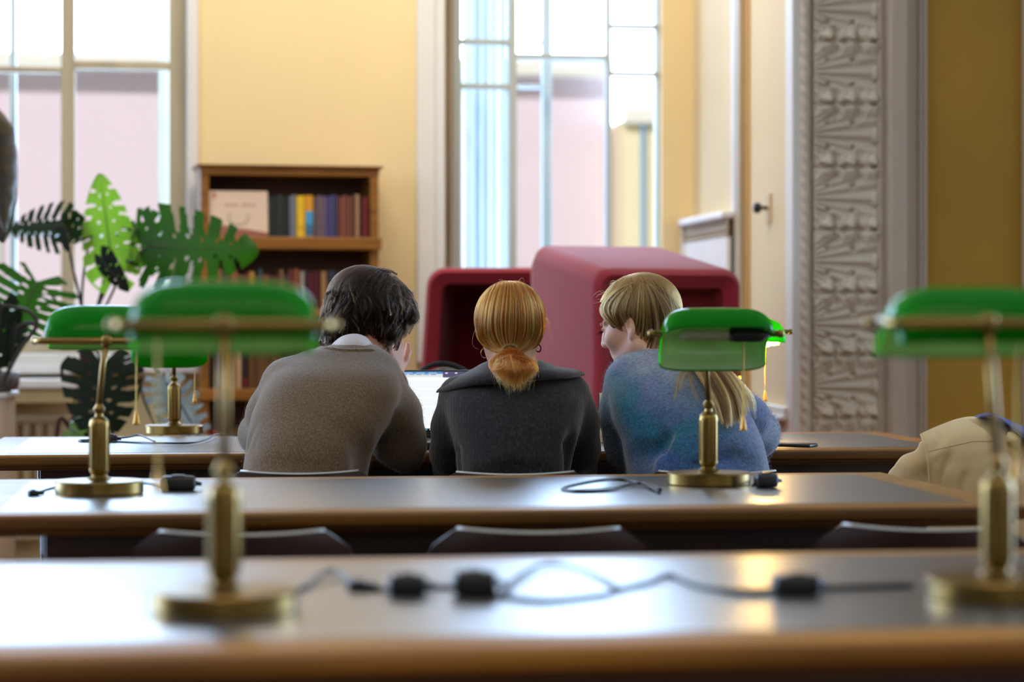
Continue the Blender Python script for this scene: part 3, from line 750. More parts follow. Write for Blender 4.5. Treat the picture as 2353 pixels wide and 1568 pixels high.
def lamp(px, d, rz, label, tilt, cz, piv, chain=.07, zk=.11, lit=False, r=.082, Ls=.232, lean=.012, sock=1, barx=0.0, zs=.03):
    p = W(px, 0, d); root = empty('bankers_lamp', (p[0], p[1], TZ+.0006), rz); tag(root, label, 'desk lamp', 'green shaded desk lamps')
    b = MB(); b.lathe([(.0,0),(.088,0),(.09,.003),(.09,.024),(.087,.027),(.03,.028),(.0,.029)], 48, cap=False); b.build('base', brass, root, auto=.5)
    b = MB(); b.lathe([(.024,.026),(.025,.030),(.018,.034),(.015,.038),(.019,.043),(.0205,.048),(.0205,.142),(.019,.149),(.015,.153),(.009,.157),(.008,.163),(.012,.168),(.0125,.173),(.009,.178),(.0065,.182)], 28)
    for k in range(14):
        a = 2*PI*k/14; b.tube([(.0203*math.cos(a), .0203*math.sin(a), .052), (.0203*math.cos(a), .0203*math.sin(a), .138)], .0014, 6)
    b.build('column', brass, root, auto=.6)
    bar_y = lean; yc = bar_y+r+.008
    b = MB(); b.tube([(0,0,.178),(barx*.5,lean*.5,.26),(barx,lean,piv)], [.0062,.0062,.006], 12); b.build('stem', brass, root, smooth=True)
    b = MB(); e = Ls/2+.012
    b.tube([(-e,yc,piv),(-e,bar_y+.012,piv),(-e+.012,bar_y,piv),(e-.012,bar_y,piv),(e,bar_y+.012,piv),(e,yc,piv)], .0072, 10)
    b.lathe([(.010,-.010),(.012,-.004),(.012,.006),(.008,.012)], 14, Matrix.Translation((barx,bar_y,piv)))
    b.build('yoke', brass, root, smooth=True)
    for sx in (-1,1):
        M = Matrix.Translation((sx*(e-.012), yc, piv)) @ Matrix.Rotation(sx*PI/2, 4, 'Y')
        b = MB(); b.lathe([(.004,0),(.004,.014),(.0075,.016),(.0088,.021),(.0075,.027),(.004,.030)], 16, M); b.build('screw_knob', brass, root, smooth=True)
    b = MB(); b.grid(shade_surface(r, Ls, cz, tilt, yc)); sh = b.build('lamp_shade', shade_g, root, smooth=True)
    b = MB(); b.grid([row[::-1] for row in shade_surface(r-.003, Ls-.006, cz, tilt, yc)]); b.build('shade_lining', shade_i, sh, smooth=True)
    P = shade_surface(r-.0015, Ls-.003, cz, tilt, yc); b = MB()
    for k in (0,-1): b.tube([row[k] for row in P[1:-1]], .0021, 6)
    b.build('glass_rim', shade_g, sh, smooth=True)
    M = Matrix.Translation((sock*(Ls/2-.012), yc, cz+zs)) @ Matrix.Rotation(-sock*PI/2, 4, 'Y')
    b = MB(); b.lathe([(.006,-.012),(.010,.0),(.015,.006),(.016,.02),(.016,.062),(.014,.075),(.0,.075)], 20, M); b.build('socket', black, root, smooth=True)
    b = MB(); b.lathe([(.0,.07),(.011,.074),(.0125,.09),(.0125,.165),(.009,.178),(.0,.182)], 18, M, cap=False); b.build('bulb', bulb_on if lit else bulb_off, root, smooth=True)
    xc = chain; b = MB(); z = cz+.018
    while z > zk+.03: b.lathe([(.0005,-.0022),(.0019,-.001),(.0019,.001),(.0005,.0022)], 6, Matrix.Translation((xc, yc, z))); z -= .0042
    b.tube([(xc,yc,cz+.018),(xc,yc,zk+.028)], .0008, 5); b.build('pull_chain', chain_m, root, smooth=True)
    b = MB(); b.lathe([(.0015,.032),(.003,.028),(.0065,.006),(.0075,.002),(.006,0)], 14, Matrix.Translation((xc,yc,zk))); b.build('chain_pull', pull_m, root, smooth=True)
    return root
R = math.radians
# nearest desk
lamp(515, 2.94, R(7), 'green desk lamp on the nearest desk, at the left, blurred in front of the bookcase', R(-8), .322, .348, chain=-.082, zk=.135)
lamp(2292, 3.08, R(7), 'green desk lamp on the nearest desk, cut off by the right side', R(-8), .316, .350, chain=.06, zk=.14, barx=-.008)
# middle desk
lamp(228, 4.93, R(6), 'green desk lamp on the middle desk, at its left end before the window', R(-8), .303, .311, chain=.070, zk=.135, barx=.014)
lamp(1628, 5.20, R(184), 'green desk lamp on the middle desk in front of the woman in blue', R(34), .293, .325, chain=-.058, zk=.12, sock=-1, r=.086, Ls=.230, barx=.012)
# far desk
lamp(400, 7.52, R(182), 'green desk lamp on the far desk, left of the man in brown', R(-62), .282, .32, chain=-.074, zk=.10, sock=-1, r=.084)
lamp(1699, 7.40, R(184), 'lit green desk lamp on the far desk, glowing behind the woman in blue', R(5), .282, .318, chain=-.062, zk=.108, lit=True, sock=1, r=.078, barx=.028, zs=.002)

# ================================================================== cables, adapters, switches on the desks
blk = mat('cable_black', (20,20,22), .4, var=.2)
def flat(px, py): d = F*(HC-TZ)/(py-U); return np.array([(px-1176.5)/F*d, d, TZ+.0006])
def cable(name, pts, label, r=.0028, lift=None, group='lamp cables on the desks'):
    q = [flat(a, c)+np.array([0,0,r+(lift[i] if lift else 0)]) for i, (a, c) in enumerate(pts)]
    b = MB(); b.tube(catmull(q, 8), r, 8); o = b.build('lamp_cable', blk, smooth=True); return tag(o, label, 'cable', group)
def adapter(px, py, w, dp, h, rz, label, name='cable_switch', cat='switch'):
    p = flat(px, py); M = Matrix.Translation(p) @ Matrix.Rotation(rz, 4, 'Z')
    root = empty(name, p, rz); b = MB(); b.rbox((-w/2,-dp/2,0), (w/2,dp/2,h), min(h, w)*.28, 3); b.build('casing', blk, root, smooth=True)
    b = MB(); b.rbox((-w*.18,-dp*.3,h-.001), (w*.18,dp*.3,h+.0022), .001); b.build('rocker', MATS['black_plastic'], root)
    b = MB(); b.tube([(w/2-.004,0,h*.5),(w/2+.012,0,h*.42)], [.006,.0035], 8); b.build('strain_relief', blk, root, smooth=True)
    return tag(root, label, cat)
cable('c', [(356,1021.5),(335,1015),(318,1010.5),(296,1012),(270,1013),(200,1014),(182,1015),(190,1018),(240,1017),(310,1020),(370,1024),(440,1024),(478,1016),(500,1007),(550,1004)], 'black cable looped in front of the lamp at the left of the far desk', lift=[.004,.008,.010,.006,.004,0,0,0,0,0,.003,.004,.006,.008,0])
adapter(256, 1017, .034, .03, .022, R(4), 'black inline switch beside the lamp at the left of the far desk')
cable('c', [(76,1140),(110,1128),(160,1116),(200,1110)], 'black cable end left of the lamp on the middle desk')
adapter(76, 1141, .022, .02, .012, R(25), 'small black plug left of the lamp on the middle desk', 'plug', 'plug')
adapter(410, 1128, .072, .034, .030, R(5), 'black inline switch right of the left lamp on the middle desk')
cable('c', [(320,1112),(350,1116),(380,1124)], 'short black cable joining the left lamp of the middle desk to its switch')
cable('c', [(1518,1130),(1480,1121),(1430,1116),(1385,1119),(1330,1124),(1292,1129),(1330,1134),(1400,1131),(1450,1122),(1480,1121),(1515,1137)], 'black cable coiled left of the lamp in front of the woman in blue', r=.0034, lift=[0,.004,.008,.01,.006,0,0,0,.004,.004,0])
adapter(1760, 1121, .05, .03, .030, R(22), 'black adapter right of the lamp in front of the woman in blue')
cable('c', [(1730,1120),(1748,1110),(1775,1110)], 'short black cable right of the lamp in front of the woman in blue', lift=[0,.01,0])
adapter(936, 1368, .05, .034, .026, R(6), 'black inline switch on the nearest desk, left one of the middle pair')
adapter(1090, 1370, .056, .04, .032, R(8), 'black adapter on the nearest desk, right one of the middle pair')
adapter(828, 1358, .03, .022, .012, R(-20), 'small dark plug on the nearest desk, beside the left lamp', 'plug', 'plug')
cable('c', [(690,1362),(760,1330),(830,1352),(930,1366),(1010,1356),(1085,1364),(1150,1376),(1240,1388),(1340,1380),(1420,1362),(1340,1322),(1250,1310),(1190,1340),(1150,1372)], 'dark cable curling across the middle of the nearest desk', r=.0034, lift=[0,.006,0,0,0,0,0,0,0,0,.004,.004,.004,0])
cable('c', [(1420,1362),(1490,1346),(1540,1330),(1600,1352),(1700,1366),(1820,1362),(1960,1356),(2100,1352)], 'dark cable running to the right lamp on the nearest desk', r=.0034)
adapter(1830, 1368, .062, .036, .026, R(5), 'black inline switch on the nearest desk, toward the right lamp')

# ================================================================== laptop, bag, books, phone on the far desk
lp = empty('laptop'); tag(lp, 'open laptop with a white document on screen between the man and the red haired woman', 'laptop')
pL = W(986, 1014, 6.83); lp.location = (pL[0], pL[1], TZ+.0008); lp.rotation_euler = (0,0,R(5))
dark = mat('laptop_grey', (38,38,42), .4, metal=.4); w = .36; hgt = .203; tl = R(-14)
b = MB(); b.rbox((-w/2,-.24,.001), (w/2,0,.019), .005, 3); b.build('base', dark, lp, auto=.6)
b = MB(); b.rbox((-w/2+.02,-.115,.019), (w/2-.02,-.015,.0205), .0006, 1); b.build('keyboard', MATS['black_plastic'], lp)
M = Matrix.Translation((0,0,.014)) @ Matrix.Rotation(tl, 4, 'X')
b = MB(); b.rbox((-w/2,-.004,0), (w/2,.004,hgt), .003, 2, M); lid = b.build('lid', MATS['black_plastic'], lp, auto=.6)
sm = [emit_mat('screen_page', (250,253,255), 1.05), emit_mat('screen_blue', (84,150,214), .9), emit_mat('screen_text', (206,220,226), .95), emit_mat('screen_bar', (12,12,18), .6), emit_mat('screen_icon_white', (235,240,245), 1), emit_mat('screen_icon_cyan', (60,196,230), 1), emit_mat('screen_icon_yellow', (236,214,70), 1), emit_mat('screen_grey', (100,96,130), .8), emit_mat('screen_ruler', (232,236,236), .95)]
b = MB(); y = -.0046; x0, x1, zb, zt_ = -w/2+.008, w/2-.008, .026, hgt-.006; sw_, sh_ = x1-x0, zt_-zb
def sc(u0, u1, v0, v1, mi, lift=0.0):
    b.cur = mi; b.add([(x0+sw_*u0, y-lift, zb+sh_*v0), (x0+sw_*u1, y-lift, zb+sh_*v0), (x0+sw_*u1, y-lift, zb+sh_*v1), (x0+sw_*u0, y-lift, zb+sh_*v1)], [(0,1,2,3)], M)
sc(0,1,.04,.94,0); sc(0,1,0,.04,3); sc(0,.62,.94,1,1); sc(.62,1,.90,1,7,.0001); sc(0,.62,.905,.94,8,.0001); sc(0,.62,.94,.962,8,.0002)
for k in range(9): sc(.04+.06*k, .085+.06*k, .945,.956,1,.0003)
for k in range(3): sc(.30+.10*k, .37+.10*k, .975,.982,4,.0003)
for k in range(34): sc(.17, .60-(.2 if k % 7 == 6 else 0), .84-.022*k, .844-.022*k, 2, .0001)
for k in range(8): sc(.335+.034*k, .35+.034*k, .010,.03, (4,5,6,4,5,4,6,5)[k], .0002)
for k in range(2): sc(.64+.08*k, .66+.08*k, .965,.985,4,.0003)
b.build('screen', sm[0], lid, mats=sm)
bag = empty('backpack', (0,0,0)); tag(bag, 'black backpack with a padded handle standing behind the laptop', 'backpack')
pB = W(1022, 0, 7.28); bag.location = (pB[0], pB[1], TZ+.0008); bm_ = mat('bag_black', (24,24,26), .7, var=.3, vscale=(50,50,50), bump=.3, bscale=(200,200,200))
b = MB(); rings = []
for z, sx, sy in ((.0,.13,.05),(.01,.14,.06),(.10,.142,.065),(.155,.13,.058),(.18,.105,.045),(.188,.07,.03)):
    rings.append([(sx*abs(math.cos(a))**.6*math.copysign(1, math.cos(a)), sy*abs(math.sin(a))**.6*math.copysign(1, math.sin(a)), z) for a in np.linspace(0, 2*PI, 33)])
b.grid(rings); b.add(rings[0], [tuple(range(32))[::-1]]); b.add(rings[-1], [tuple(range(32))]); b.build('body', bm_, bag, smooth=True)
b = MB(); hp = catmull([(-.078,-.02,.185),(-.062,-.02,.206),(-.03,-.02,.221),(.01,-.02,.222),(.05,-.02,.208),(.085,-.02,.185)], 6); b.tube(hp, .0075, 10); b.build('handle', bm_, bag, smooth=True)
b = MB(); b.tube([(x*.62, -.028, .186+.02*(1-(x/.085)**2)) for x in np.linspace(-.085,.085,15)], .007, 8); b.build('mesh_trim', mat('bag_mesh', (150,140,126), .7, rgb2=(60,56,52), vscale=(160,160,160)), bag, smooth=True)
ph = empty('phone'); p = flat(1812, 1026.5); ph.location = p; ph.rotation_euler = (0,0,R(64)); tag(ph, 'black phone lying by the right elbow of the woman in blue', 'phone')
b = MB(); b.rbox((-.036,-.075,0), (.036,.075,.0085), .004, 3); b.build('case', MATS['black_plastic'], ph, auto=.6)
b = MB(); b.rbox((-.032,-.070,.0085), (.032,.070,.0092), .0003, 1); b.build('screen', mat('phone_glass', (10,10,12), .05, coat=1), ph)
nb = empty('notebook'); p = W(1425, 0, 6.95); nb.location = (p[0], p[1], TZ+.0008); nb.rotation_euler = (R(-8),0,R(2)); tag(nb, 'cream notebook standing upright in front of the woman in blue', 'notebook')
b = MB(); b.rbox((-.06,.006,0), (.06,.009,.145), .001); b.rbox((-.062,.0,0), (-.059,.009,.146), .001); b.build('cover', MATS['black_plastic'], nb)
b = MB(); b.rbox((-.058,-.004,.001), (.058,.006,.144), .001); b.build('page_block', mat('notebook_cream', (236,214,170), .7, var=.04), nb)
lb = empty('open_book'); p = W(1600, 0, 6.98); lb.location = (p[0], p[1], TZ+.0008); lb.rotation_euler = (0,0,R(8)); tag(lb, 'open book lying under the lit lamp in front of the woman in blue', 'book')
for sx in (-1,1):
    b = MB(); b.grid([[(sx*x, y, .004+.012*math.sin(min(x/.14,1)*PI)*.8) for y in (-.1,.1)] for x in np.linspace(0.0,.145,10)]); o = b.build('page', mat('book_page', (236,228,206), .8, var=.03), lb, smooth=True)
b = MB(); b.rbox((-.148,-.103,0), (.148,.103,.003), .001); b.build('cover', bmat((90,60,50)), lb)

# ================================================================== coat over the chair
coat_m = mat('coat_beige', (214,190,144), .7, rgb2=(200,174,126), vscale=(5,5,5), bump=.05, bscale=(300,300,300))
fd = FB(2020,1330,2470,935,5.65,6.3,.005)
D0 = 6.0
fd.loft([(956,2222,2296,D0,.040),(968,2185,2322,D0,.055),(985,2152,2356,D0,.085),(1003,2142,2392,D0,.10),(1040,2140,2420,D0,.115),(1090,2142,2430,D0,.12),(1200,2120,2440,D0,.125),(1300,2105,2445,D0,.12)], .02, ex=2.4)
fd.chain([W(2064,1094,5.93), W(2092,1076,5.92), W(2130,1062,5.92)], [.020,.030,.036], .015)
fd.cap(W(2070,1110,5.93), W(2150,1110,5.92), .03, .04, .02)
fd.cap(W(2124,1026,5.92), W(2123,1068,5.91), .014, .016, .008)
fd.cap(W(2152,1096,5.865), W(2188,1056,5.865), .010, .008, .03, sub=True)
fd.cap(W(2230,1100,5.865), W(2245,1080,5.865), .007, .005, .02, sub=True)
fd.chain([W(2322,1000,5.89), W(2330,1012,5.885), W(2334,1024,5.885)], [.008,.013,.008], .012)
fd.chain([W(2326,1030,5.87), W(2322,1050,5.87), W(2324,1110,5.87)], [.006,.009,.008], .02, sub=True)
fd.cap(W(2215,966,5.945), W(2238,972,5.93), .005, .003, .012, sub=True)
cl = W(2262, 0, 6.02); ca_, sa_ = math.cos(R(-12)), math.sin(R(-12))
def slab(X, Y, Z):
    x = (X-cl[0])*ca_+(Y-cl[1])*sa_; y = -(X-cl[0])*sa_+(Y-cl[1])*ca_
    return np.maximum(np.maximum(np.abs(x)-.222, np.abs(y+.004)-.045), np.abs(Z-.56)-.195)
fd.op(slab, np.array([cl[0]-.25,cl[1]-.12,.3]), np.array([cl[0]+.25,cl[1]+.12,.76]), .004, sub=True)
fd.noise(.0022, 26, 3)
coat = fd.build('coat', coat_m); tag(coat, 'beige trench coat draped over the chair at the right of the middle desk', 'coat')
def surf(o, px, py, off=.0):
    """point where the line of sight through that picture point meets the object (design-time measuring)"""
    a = Vector((0,0,HC)); dirv = (V(px, py, 10)-a).normalized(); ok, p, n, i = o.ray_cast(a, dirv)
    return (np.array(p)-np.array(dirv)*off, np.array(n)) if ok else (None, None)
def seam(o, pts, name, m, r=.0006):
    q = [surf(o, a, c, .0004)[0] for a, c in pts]; q = [x for x in q if x is not None]
    if len(q) > 2:
        b = MB(); b.tube(q, r, 6); return b.build(name, m, o, smooth=True)
bpy.context.view_layer.update()
# folded front panel that overhangs the dark gap of a sleeve opening
rowsF = [[(2117,999,5.87),(2150,984,5.90),(2190,969,5.945),(2214,963,5.96)],
         [(2122,1014,5.845),(2160,1006,5.86),(2210,994,5.875),(2262,990,5.88)],
         [(2128,1036,5.835),(2168,1034,5.845),(2222,1030,5.855),(2290,1028,5.862)],
         [(2133,1062,5.83),(2172,1064,5.842),(2226,1064,5.85),(2300,1064,5.86)],
         [(2135,1090,5.835),(2176,1096,5.84),(2230,1100,5.85),(2304,1100,5.862)],
         [(2138,1150,5.845),(2180,1152,5.848),(2234,1152,5.855),(2306,1152,5.868)]]
Gf = [catmull([W(*p) for p in r], 10) for r in rowsF]; cols_ = [catmull([r[i] for r in Gf], 10) for i in range(len(Gf[0]))]
for i, c in enumerate(cols_):
    for j, p in enumerate(c):
        u_, v_ = i/(len(cols_)-1), j/(len(c)-1)
        for a0, b0, a1, b1, am, sg in ((.12,.95,.42,.45,.010,.05),(.45,1.0,.62,.72,.008,.05),(.05,.55,.5,.28,-.004,.06),(.3,.1,.36,.3,.006,.05)):
            dx, dy = a1-a0, b1-b0; t_ = min(max(((u_-a0)*dx+(v_-b0)*dy)/(dx*dx+dy*dy), 0), 1); ds = math.hypot(u_-a0-t_*dx, v_-b0-t_*dy)
            p[1] += am*math.exp(-(ds/sg)**2)*(4*t_*(1-t_)+.25)
b = MB(); b.grid(cols_); o = b.build('front_panel', coat_m, coat, smooth=True); sd = o.modifiers.new('thick', 'SOLIDIFY'); sd.thickness = .004; sd.offset = -1
b = MB(); b.tube([p+np.array([0,-.001,0]) for p in cols_[0]], .0035, 8); b.build('panel_hem', coat_m, o, smooth=True)
coat_front = o; bpy.context.view_layer.update()
seam(coat_front, [(2134+k*6.8, 1038-k*1.55+ (0 if k < 15 else (k-15)*1.55)) for k in range(0, 30)], 'stitched_seam', mat('seam_brown', (160,132,94), .8))
strap_m = mat('strap_navy', (36,36,92), .7, bump=.2, bscale=(400,400,400), rgb2=(26,26,70), vscale=(9,9,9))
top = [(2238,961,5.99),(2252,956,5.985),(2268,953,5.98),(2285,956,5.975),(2302,963,5.97),(2330,975,5.96),(2360,989,5.95),(2420,1016,5.93)]
bot = [(2252,963,5.93),(2266,961,5.925),(2282,962,5.92),(2298,968,5.91),(2312,979,5.90),(2332,998,5.89),(2360,1018,5.88),(2420,1058,5.86)]
b = MB(); T = catmull([W(*a)+np.array([0,-.003,.005]) for a in top], 5); Bt = catmull([W(*a)+np.array([0,-.020,.004]) for a in bot], 5)
b.grid([T, Bt]); o = b.build('bag_strap', strap_m, smooth=True); tag(o, 'navy strap lying over the beige coat', 'strap'); sd = o.modifiers.new('thick', 'SOLIDIFY'); sd.thickness = .002

# ================================================================== plants by the left window
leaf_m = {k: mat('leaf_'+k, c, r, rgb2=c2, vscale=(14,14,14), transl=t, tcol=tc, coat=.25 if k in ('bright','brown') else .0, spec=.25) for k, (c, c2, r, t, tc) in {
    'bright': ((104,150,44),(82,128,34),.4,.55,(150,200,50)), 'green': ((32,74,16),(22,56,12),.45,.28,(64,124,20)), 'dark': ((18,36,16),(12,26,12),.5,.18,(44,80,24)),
    'black': ((12,22,8),(7,14,5),.65,.10,(30,60,20)), 'sheen': ((140,158,168),(100,120,130),.3,.1,(90,120,110)), 'brown': ((62,54,42),(44,38,32),.3,.1,(60,60,30))}.items()}  # sheen leaves: reflected sky put into the base colour
stem_m = mat('plant_stem', (62,84,36), .5, rgb2=(48,62,28), vscale=(20,20,6)); stem_d = mat('plant_stem_dark', (52,44,28), .55, rgb2=(34,28,20), vscale=(20,20,6)); bark_m = mat('plant_trunk', (96,58,32), .8, rgb2=(60,38,24), vscale=(16,16,5), bump=.4)
def leaf(base, tip, wid, key, parent, seed, roll=0.0, droop=.12, cup=.15, slits=6, lean=0.0, closed=1, deep=0):
    g = random.Random(seed); B, T = V(*base), V(*tip); y = (T-B); Ln = y.length; y.normalize()
    nrm = (Vector((0,0,HC))-B).normalized(); nrm = (nrm-y*nrm.dot(y)).normalized(); x = y.cross(nrm)
    Rm = Matrix.Rotation(roll, 3, y); nrm = Rm @ nrm; x = Rm @ x
    w = 1.12*wid/F*base[2]; ns, nv = 84, 24; vs = []; fs = []; idx = {}
    for side in (-1,1):
        sl = [((k+.55+g.uniform(-.15,.15))/slits*.92, g.uniform(.40,.62)-.2*deep, g.uniform(.010,.018), g.uniform(.012,.03)*(1+.5*deep)) for k in range(slits)] if slits else []
        ho = [((k+.05)/slits*.9+.03, g.uniform(.2,.32), g.uniform(.012,.02), g.uniform(.05,.085)) for k in range(1, slits)] if slits else []
        for i in range(ns+1):
            s = i/ns
            for j in range(nv+1):
                v = j/nv; Wd = .5*w*(1-(1-min(s/.24, 1))**2*.62)*(1-s**2.3)**.72
                xx = side*v*Wd; yy = Ln*(s+v*(-.26*(1-s)**1.4+.07*s)*min(1, w/Ln*1.2))
                zz = -droop*Ln*(s**2)-cup*w*v*v*.5+.012*Ln*math.sin(s*40)*v*.5
                idx[side,i,j] = len(vs); vs.append(B+x*xx+y*yy+nrm*zz)
        for i in range(ns):
            for j in range(nv):
                s, v = (i+.5)/ns, (j+.5)/nv; cut = False
                for sk, v0, w0, w1 in sl:
                    if v0 < v < (.90 if int(sk*97) % 5 < closed else 1.1) and abs(s-sk) < w0*min(1, (v-v0)/.06)+w1*(v-v0)*.8: cut = True
                for sk, vc, rs, rv in ho:
                    if ((s-sk)/rs)**2+((v-vc)/rv)**2 < 1: cut = True
                if not cut:
                    q = [idx[side,i,j], idx[side,i+1,j], idx[side,i+1,j+1], idx[side,i,j+1]]; fs.append(q if side > 0 else q[::-1])
    o = mesh_obj('leaf', vs, fs, leaf_m[key], parent, smooth=True)
    rib = MB(); rib.tube([B+y*(Ln*s)+nrm*(-droop*Ln*s*s+.001) for s in np.linspace(0,.97,12)], [.004*(1-s*.8) for s in np.linspace(0,.97,12)], 6); rib.build('midrib', stem_m if key in ('bright','green') else stem_d, o, smooth=True)
    return o
mon = empty('monstera_plant'); tag(mon, 'large potted monstera with split leaves in front of the left window', 'plant')
dM = 9.5
pc = W(205, 0, dM); zp = 0
b = MB(); b.lathe([(0,0),(.15,0),(.16,.01),(.20,.36),(.215,.37),(.215,.40),(.19,.40),(.185,.34),(0,.34)], 32, Matrix.Translation((pc[0],pc[1],0)), cap=False); b.build('pot', mat('terracotta', (150,92,62), .7, var=.15), mon, auto=.6)
b = MB(); b.tube(catmull([(pc[0],pc[1],.33), tuple(W(170,1010,dM)), tuple(W(200,900,dM)), tuple(W(196,800,dM))], 8), .026, 10); b.build('trunk', bark_m, mon, smooth=True)
leaf((262,632,dM-.05), (230,404,dM), 122, 'bright', mon, 11, droop=.05, slits=7, closed=3)
leaf((338,566,dM), (566,572,dM-.1), 190, 'green', mon, 12, droop=.10, roll=R(-8), slits=7, closed=0, deep=1)
leaf((312,520,dM+.1), (384,634,dM+.1), 116, 'green', mon, 13, droop=.05, slits=6, closed=0, deep=1)
leaf((148,520,dM), (22,520,dM+.05), 116, 'dark', mon, 14, droop=.14, roll=R(14), slits=7, closed=0, deep=1)
leaf((150,522,dM), (206,548,dM+.05), 84, 'dark', mon, 21, droop=.1, roll=R(20), slits=4)
leaf((84,648,dM-.1), (34,772,dM-.15), 196, 'green', mon, 15, droop=.1, slits=7, closed=0, deep=1)
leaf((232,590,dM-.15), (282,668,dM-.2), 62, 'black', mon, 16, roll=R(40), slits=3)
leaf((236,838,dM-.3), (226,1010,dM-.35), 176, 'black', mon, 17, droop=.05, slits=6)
leaf((382,880,dM-.3), (486,1030,dM-.4), 118, 'sheen', mon, 18, droop=.15, roll=R(-30), slits=8, closed=0, deep=1)
leaf((372,872,dM-.2), (352,970,dM-.2), 56, 'sheen', mon, 19, droop=.15, roll=R(50), slits=4)
leaf((160,985,dM-.1), (196,1010,dM-.2), 70, 'bright', mon, 20, droop=.1, slits=3)
for pts, m in (([(196,800),(184,690),(166,610),(150,522)], stem_d), ([(198,800),(206,740),(232,690),(262,632)], stem_m), ([(197,800),(188,700),(196,600),(212,540)], stem_m), ([(200,800),(232,690),(262,640),(338,566)], stem_m),
            ([(200,790),(250,690),(290,600),(312,520)], stem_m), ([(196,800),(150,720),(110,670),(84,648)], stem_m), ([(198,800),(225,700),(238,640),(232,590)], stem_d),
            ([(196,850),(215,800),(236,838)], stem_d), ([(196,900),(300,820),(350,840),(382,880)], stem_d), ([(196,900),(290,830),(350,840),(372,872)], stem_d), ([(170,1010),(160,995),(160,985)], stem_m), ([(320,870),(335,930),(378,1020)], stem_m), ([(176,1010),(140,960),(128,1010)], bark_m), ([(205,1000),(240,930),(262,1012)], bark_m)):
    b = MB(); b.tube(catmull([W(a, c, dM) for a, c in pts], 8), .0055 if m is not bark_m else .008, 8); b.build('stalk', m, mon, smooth=True)
# second, dark leaved plant on its pedestal at the left edge
ped = empty('plinth'); tag(ped, 'pale plinth with a stone top at the left edge under the dark plant', 'plinth')
dP = 9.0; p1 = W(44, 905, dP); xr_ = W(46, 905, dP+.38)[0]; ztop = p1[2]; sm_ = mat('plinth_cream', (206,186,160), .6, var=.06)
b = MB(); b.rbox((xr_-.38, dP, 0), (xr_-.012, dP+.36, ztop-.02), .006); b.build('shaft', sm_, ped)
b = MB(); b.rbox((xr_-.40, dP-.02, ztop-.02), (xr_, dP+.38, ztop), .005); b.build('top_slab', white_p, ped)
pot = empty('potted_dark_plant'); tag(pot, 'dark leaved plant in a speckled grey pot on the plinth at the left edge', 'plant')
pp = W(-30, 0, dP+.2)
b = MB(); b.lathe([(0,0),(.09,0),(.12,.02),(.125,.07),(.118,.075),(.11,.06),(0,.055)], 28, Matrix.Translation((pp[0],pp[1],ztop+.001)), cap=False); b.build('pot', mat('granite', (120,116,116), .5, rgb2=(70,68,70), vscale=(70,70,70)), pot, smooth=True)
dQ = dP+.1
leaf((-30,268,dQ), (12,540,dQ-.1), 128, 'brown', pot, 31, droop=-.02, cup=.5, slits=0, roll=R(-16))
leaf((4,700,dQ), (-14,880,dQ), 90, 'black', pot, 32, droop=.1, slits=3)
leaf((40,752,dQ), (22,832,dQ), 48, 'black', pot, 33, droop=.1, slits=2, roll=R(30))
for pts in ([(6,889),(16,860),(48,800),(84,748),(70,718),(30,706),(4,702)], [(-35,889),(-60,600),(-50,400),(-30,268)], [(84,748),(66,742),(40,752)]):
    b = MB(); b.tube(catmull([W(a, c, dQ) for a, c in pts], 8), .008, 8); b.build('stalk', stem_d, pot, smooth=True)
# ================================================================== people
skin = mat('skin', (196,144,114), .55, rgb2=(184,130,100), vscale=(16,16,16), sheen=.15)
skin_l = mat('skin_fair', (226,182,156), .5, rgb2=(218,170,144), vscale=(16,16,16), sheen=.15)
trouser = mat('trouser_dark', (30,30,36), .8, var=.2, vscale=(30,30,30)); shoe_m = mat('shoe_black', (18,16,16), .45, var=.2)
def hframe(yaw, pitch, roll=0): return np.array((Matrix.Rotation(R(yaw), 3, 'Z') @ Matrix.Rotation(R(-pitch), 3, 'X') @ Matrix.Rotation(R(roll), 3, 'Y')))
def add_head(f, c, M):
    P = lambda x, y, z: c+M@np.array([x, y, z])
    f.ell(P(0,-.014,.014), (.068,.088,.074), M, .01); f.ell(P(0,.03,-.035), (.058,.062,.078), M, .03)
    f.ell(P(0,.058,-.088), (.026,.024,.022), M, .03)
    for s in (-1,1):
        f.cap(P(s*.055,-.005,-.055), P(s*.02,.062,-.095), .016, .014, .03)      # jaw line
        f.ell(P(s*.042,.062,-.022), (.02,.02,.02), M, .025)                      # cheek
        f.cap(P(s*.012,.087,.022), P(s*.045,.070,.026), .008, .006, .015)        # brow
        f.ell(P(s*.030,.090,.006), (.016,.012,.009), M, .012, sub=True); f.ell(P(s*.030,.074,.005), (.013,.013,.012), M, .004)  # socket, eye
        f.cap(P(s*.030-.012,.085,.012), P(s*.030+.012,.085,.012), .0035, .0035, .006)
        f.ell(P(s*.012,.094,-.024), (.007,.009,.006), M, .008)                    # nostril wing
        e = M@np.array(Matrix.Rotation(s*R(22), 3, 'Z'))
        f.ell(P(s*.076,-.012,-.006), (.007,.017,.030), e, .008); f.ell(P(s*.084,-.008,-.004), (.006,.008,.016), e, .006, sub=True)
        f.ell(P(s*.074,-.006,-.034), (.006,.009,.010), e, .006)
    f.chain([P(0,.086,.018), P(0,.098,-.004), P(0,.108,-.022)], [.007,.008,.0105], .014)
    f.cap(P(-.018,.083,-.050), P(.018,.083,-.050), .006, .006, .008); f.cap(P(-.016,.082,-.060), P(.016,.082,-.060), .007, .007, .008)
    f.cap(P(-.02,.094,-.055), P(.02,.094,-.055), .0022, .0022, .004, sub=True)
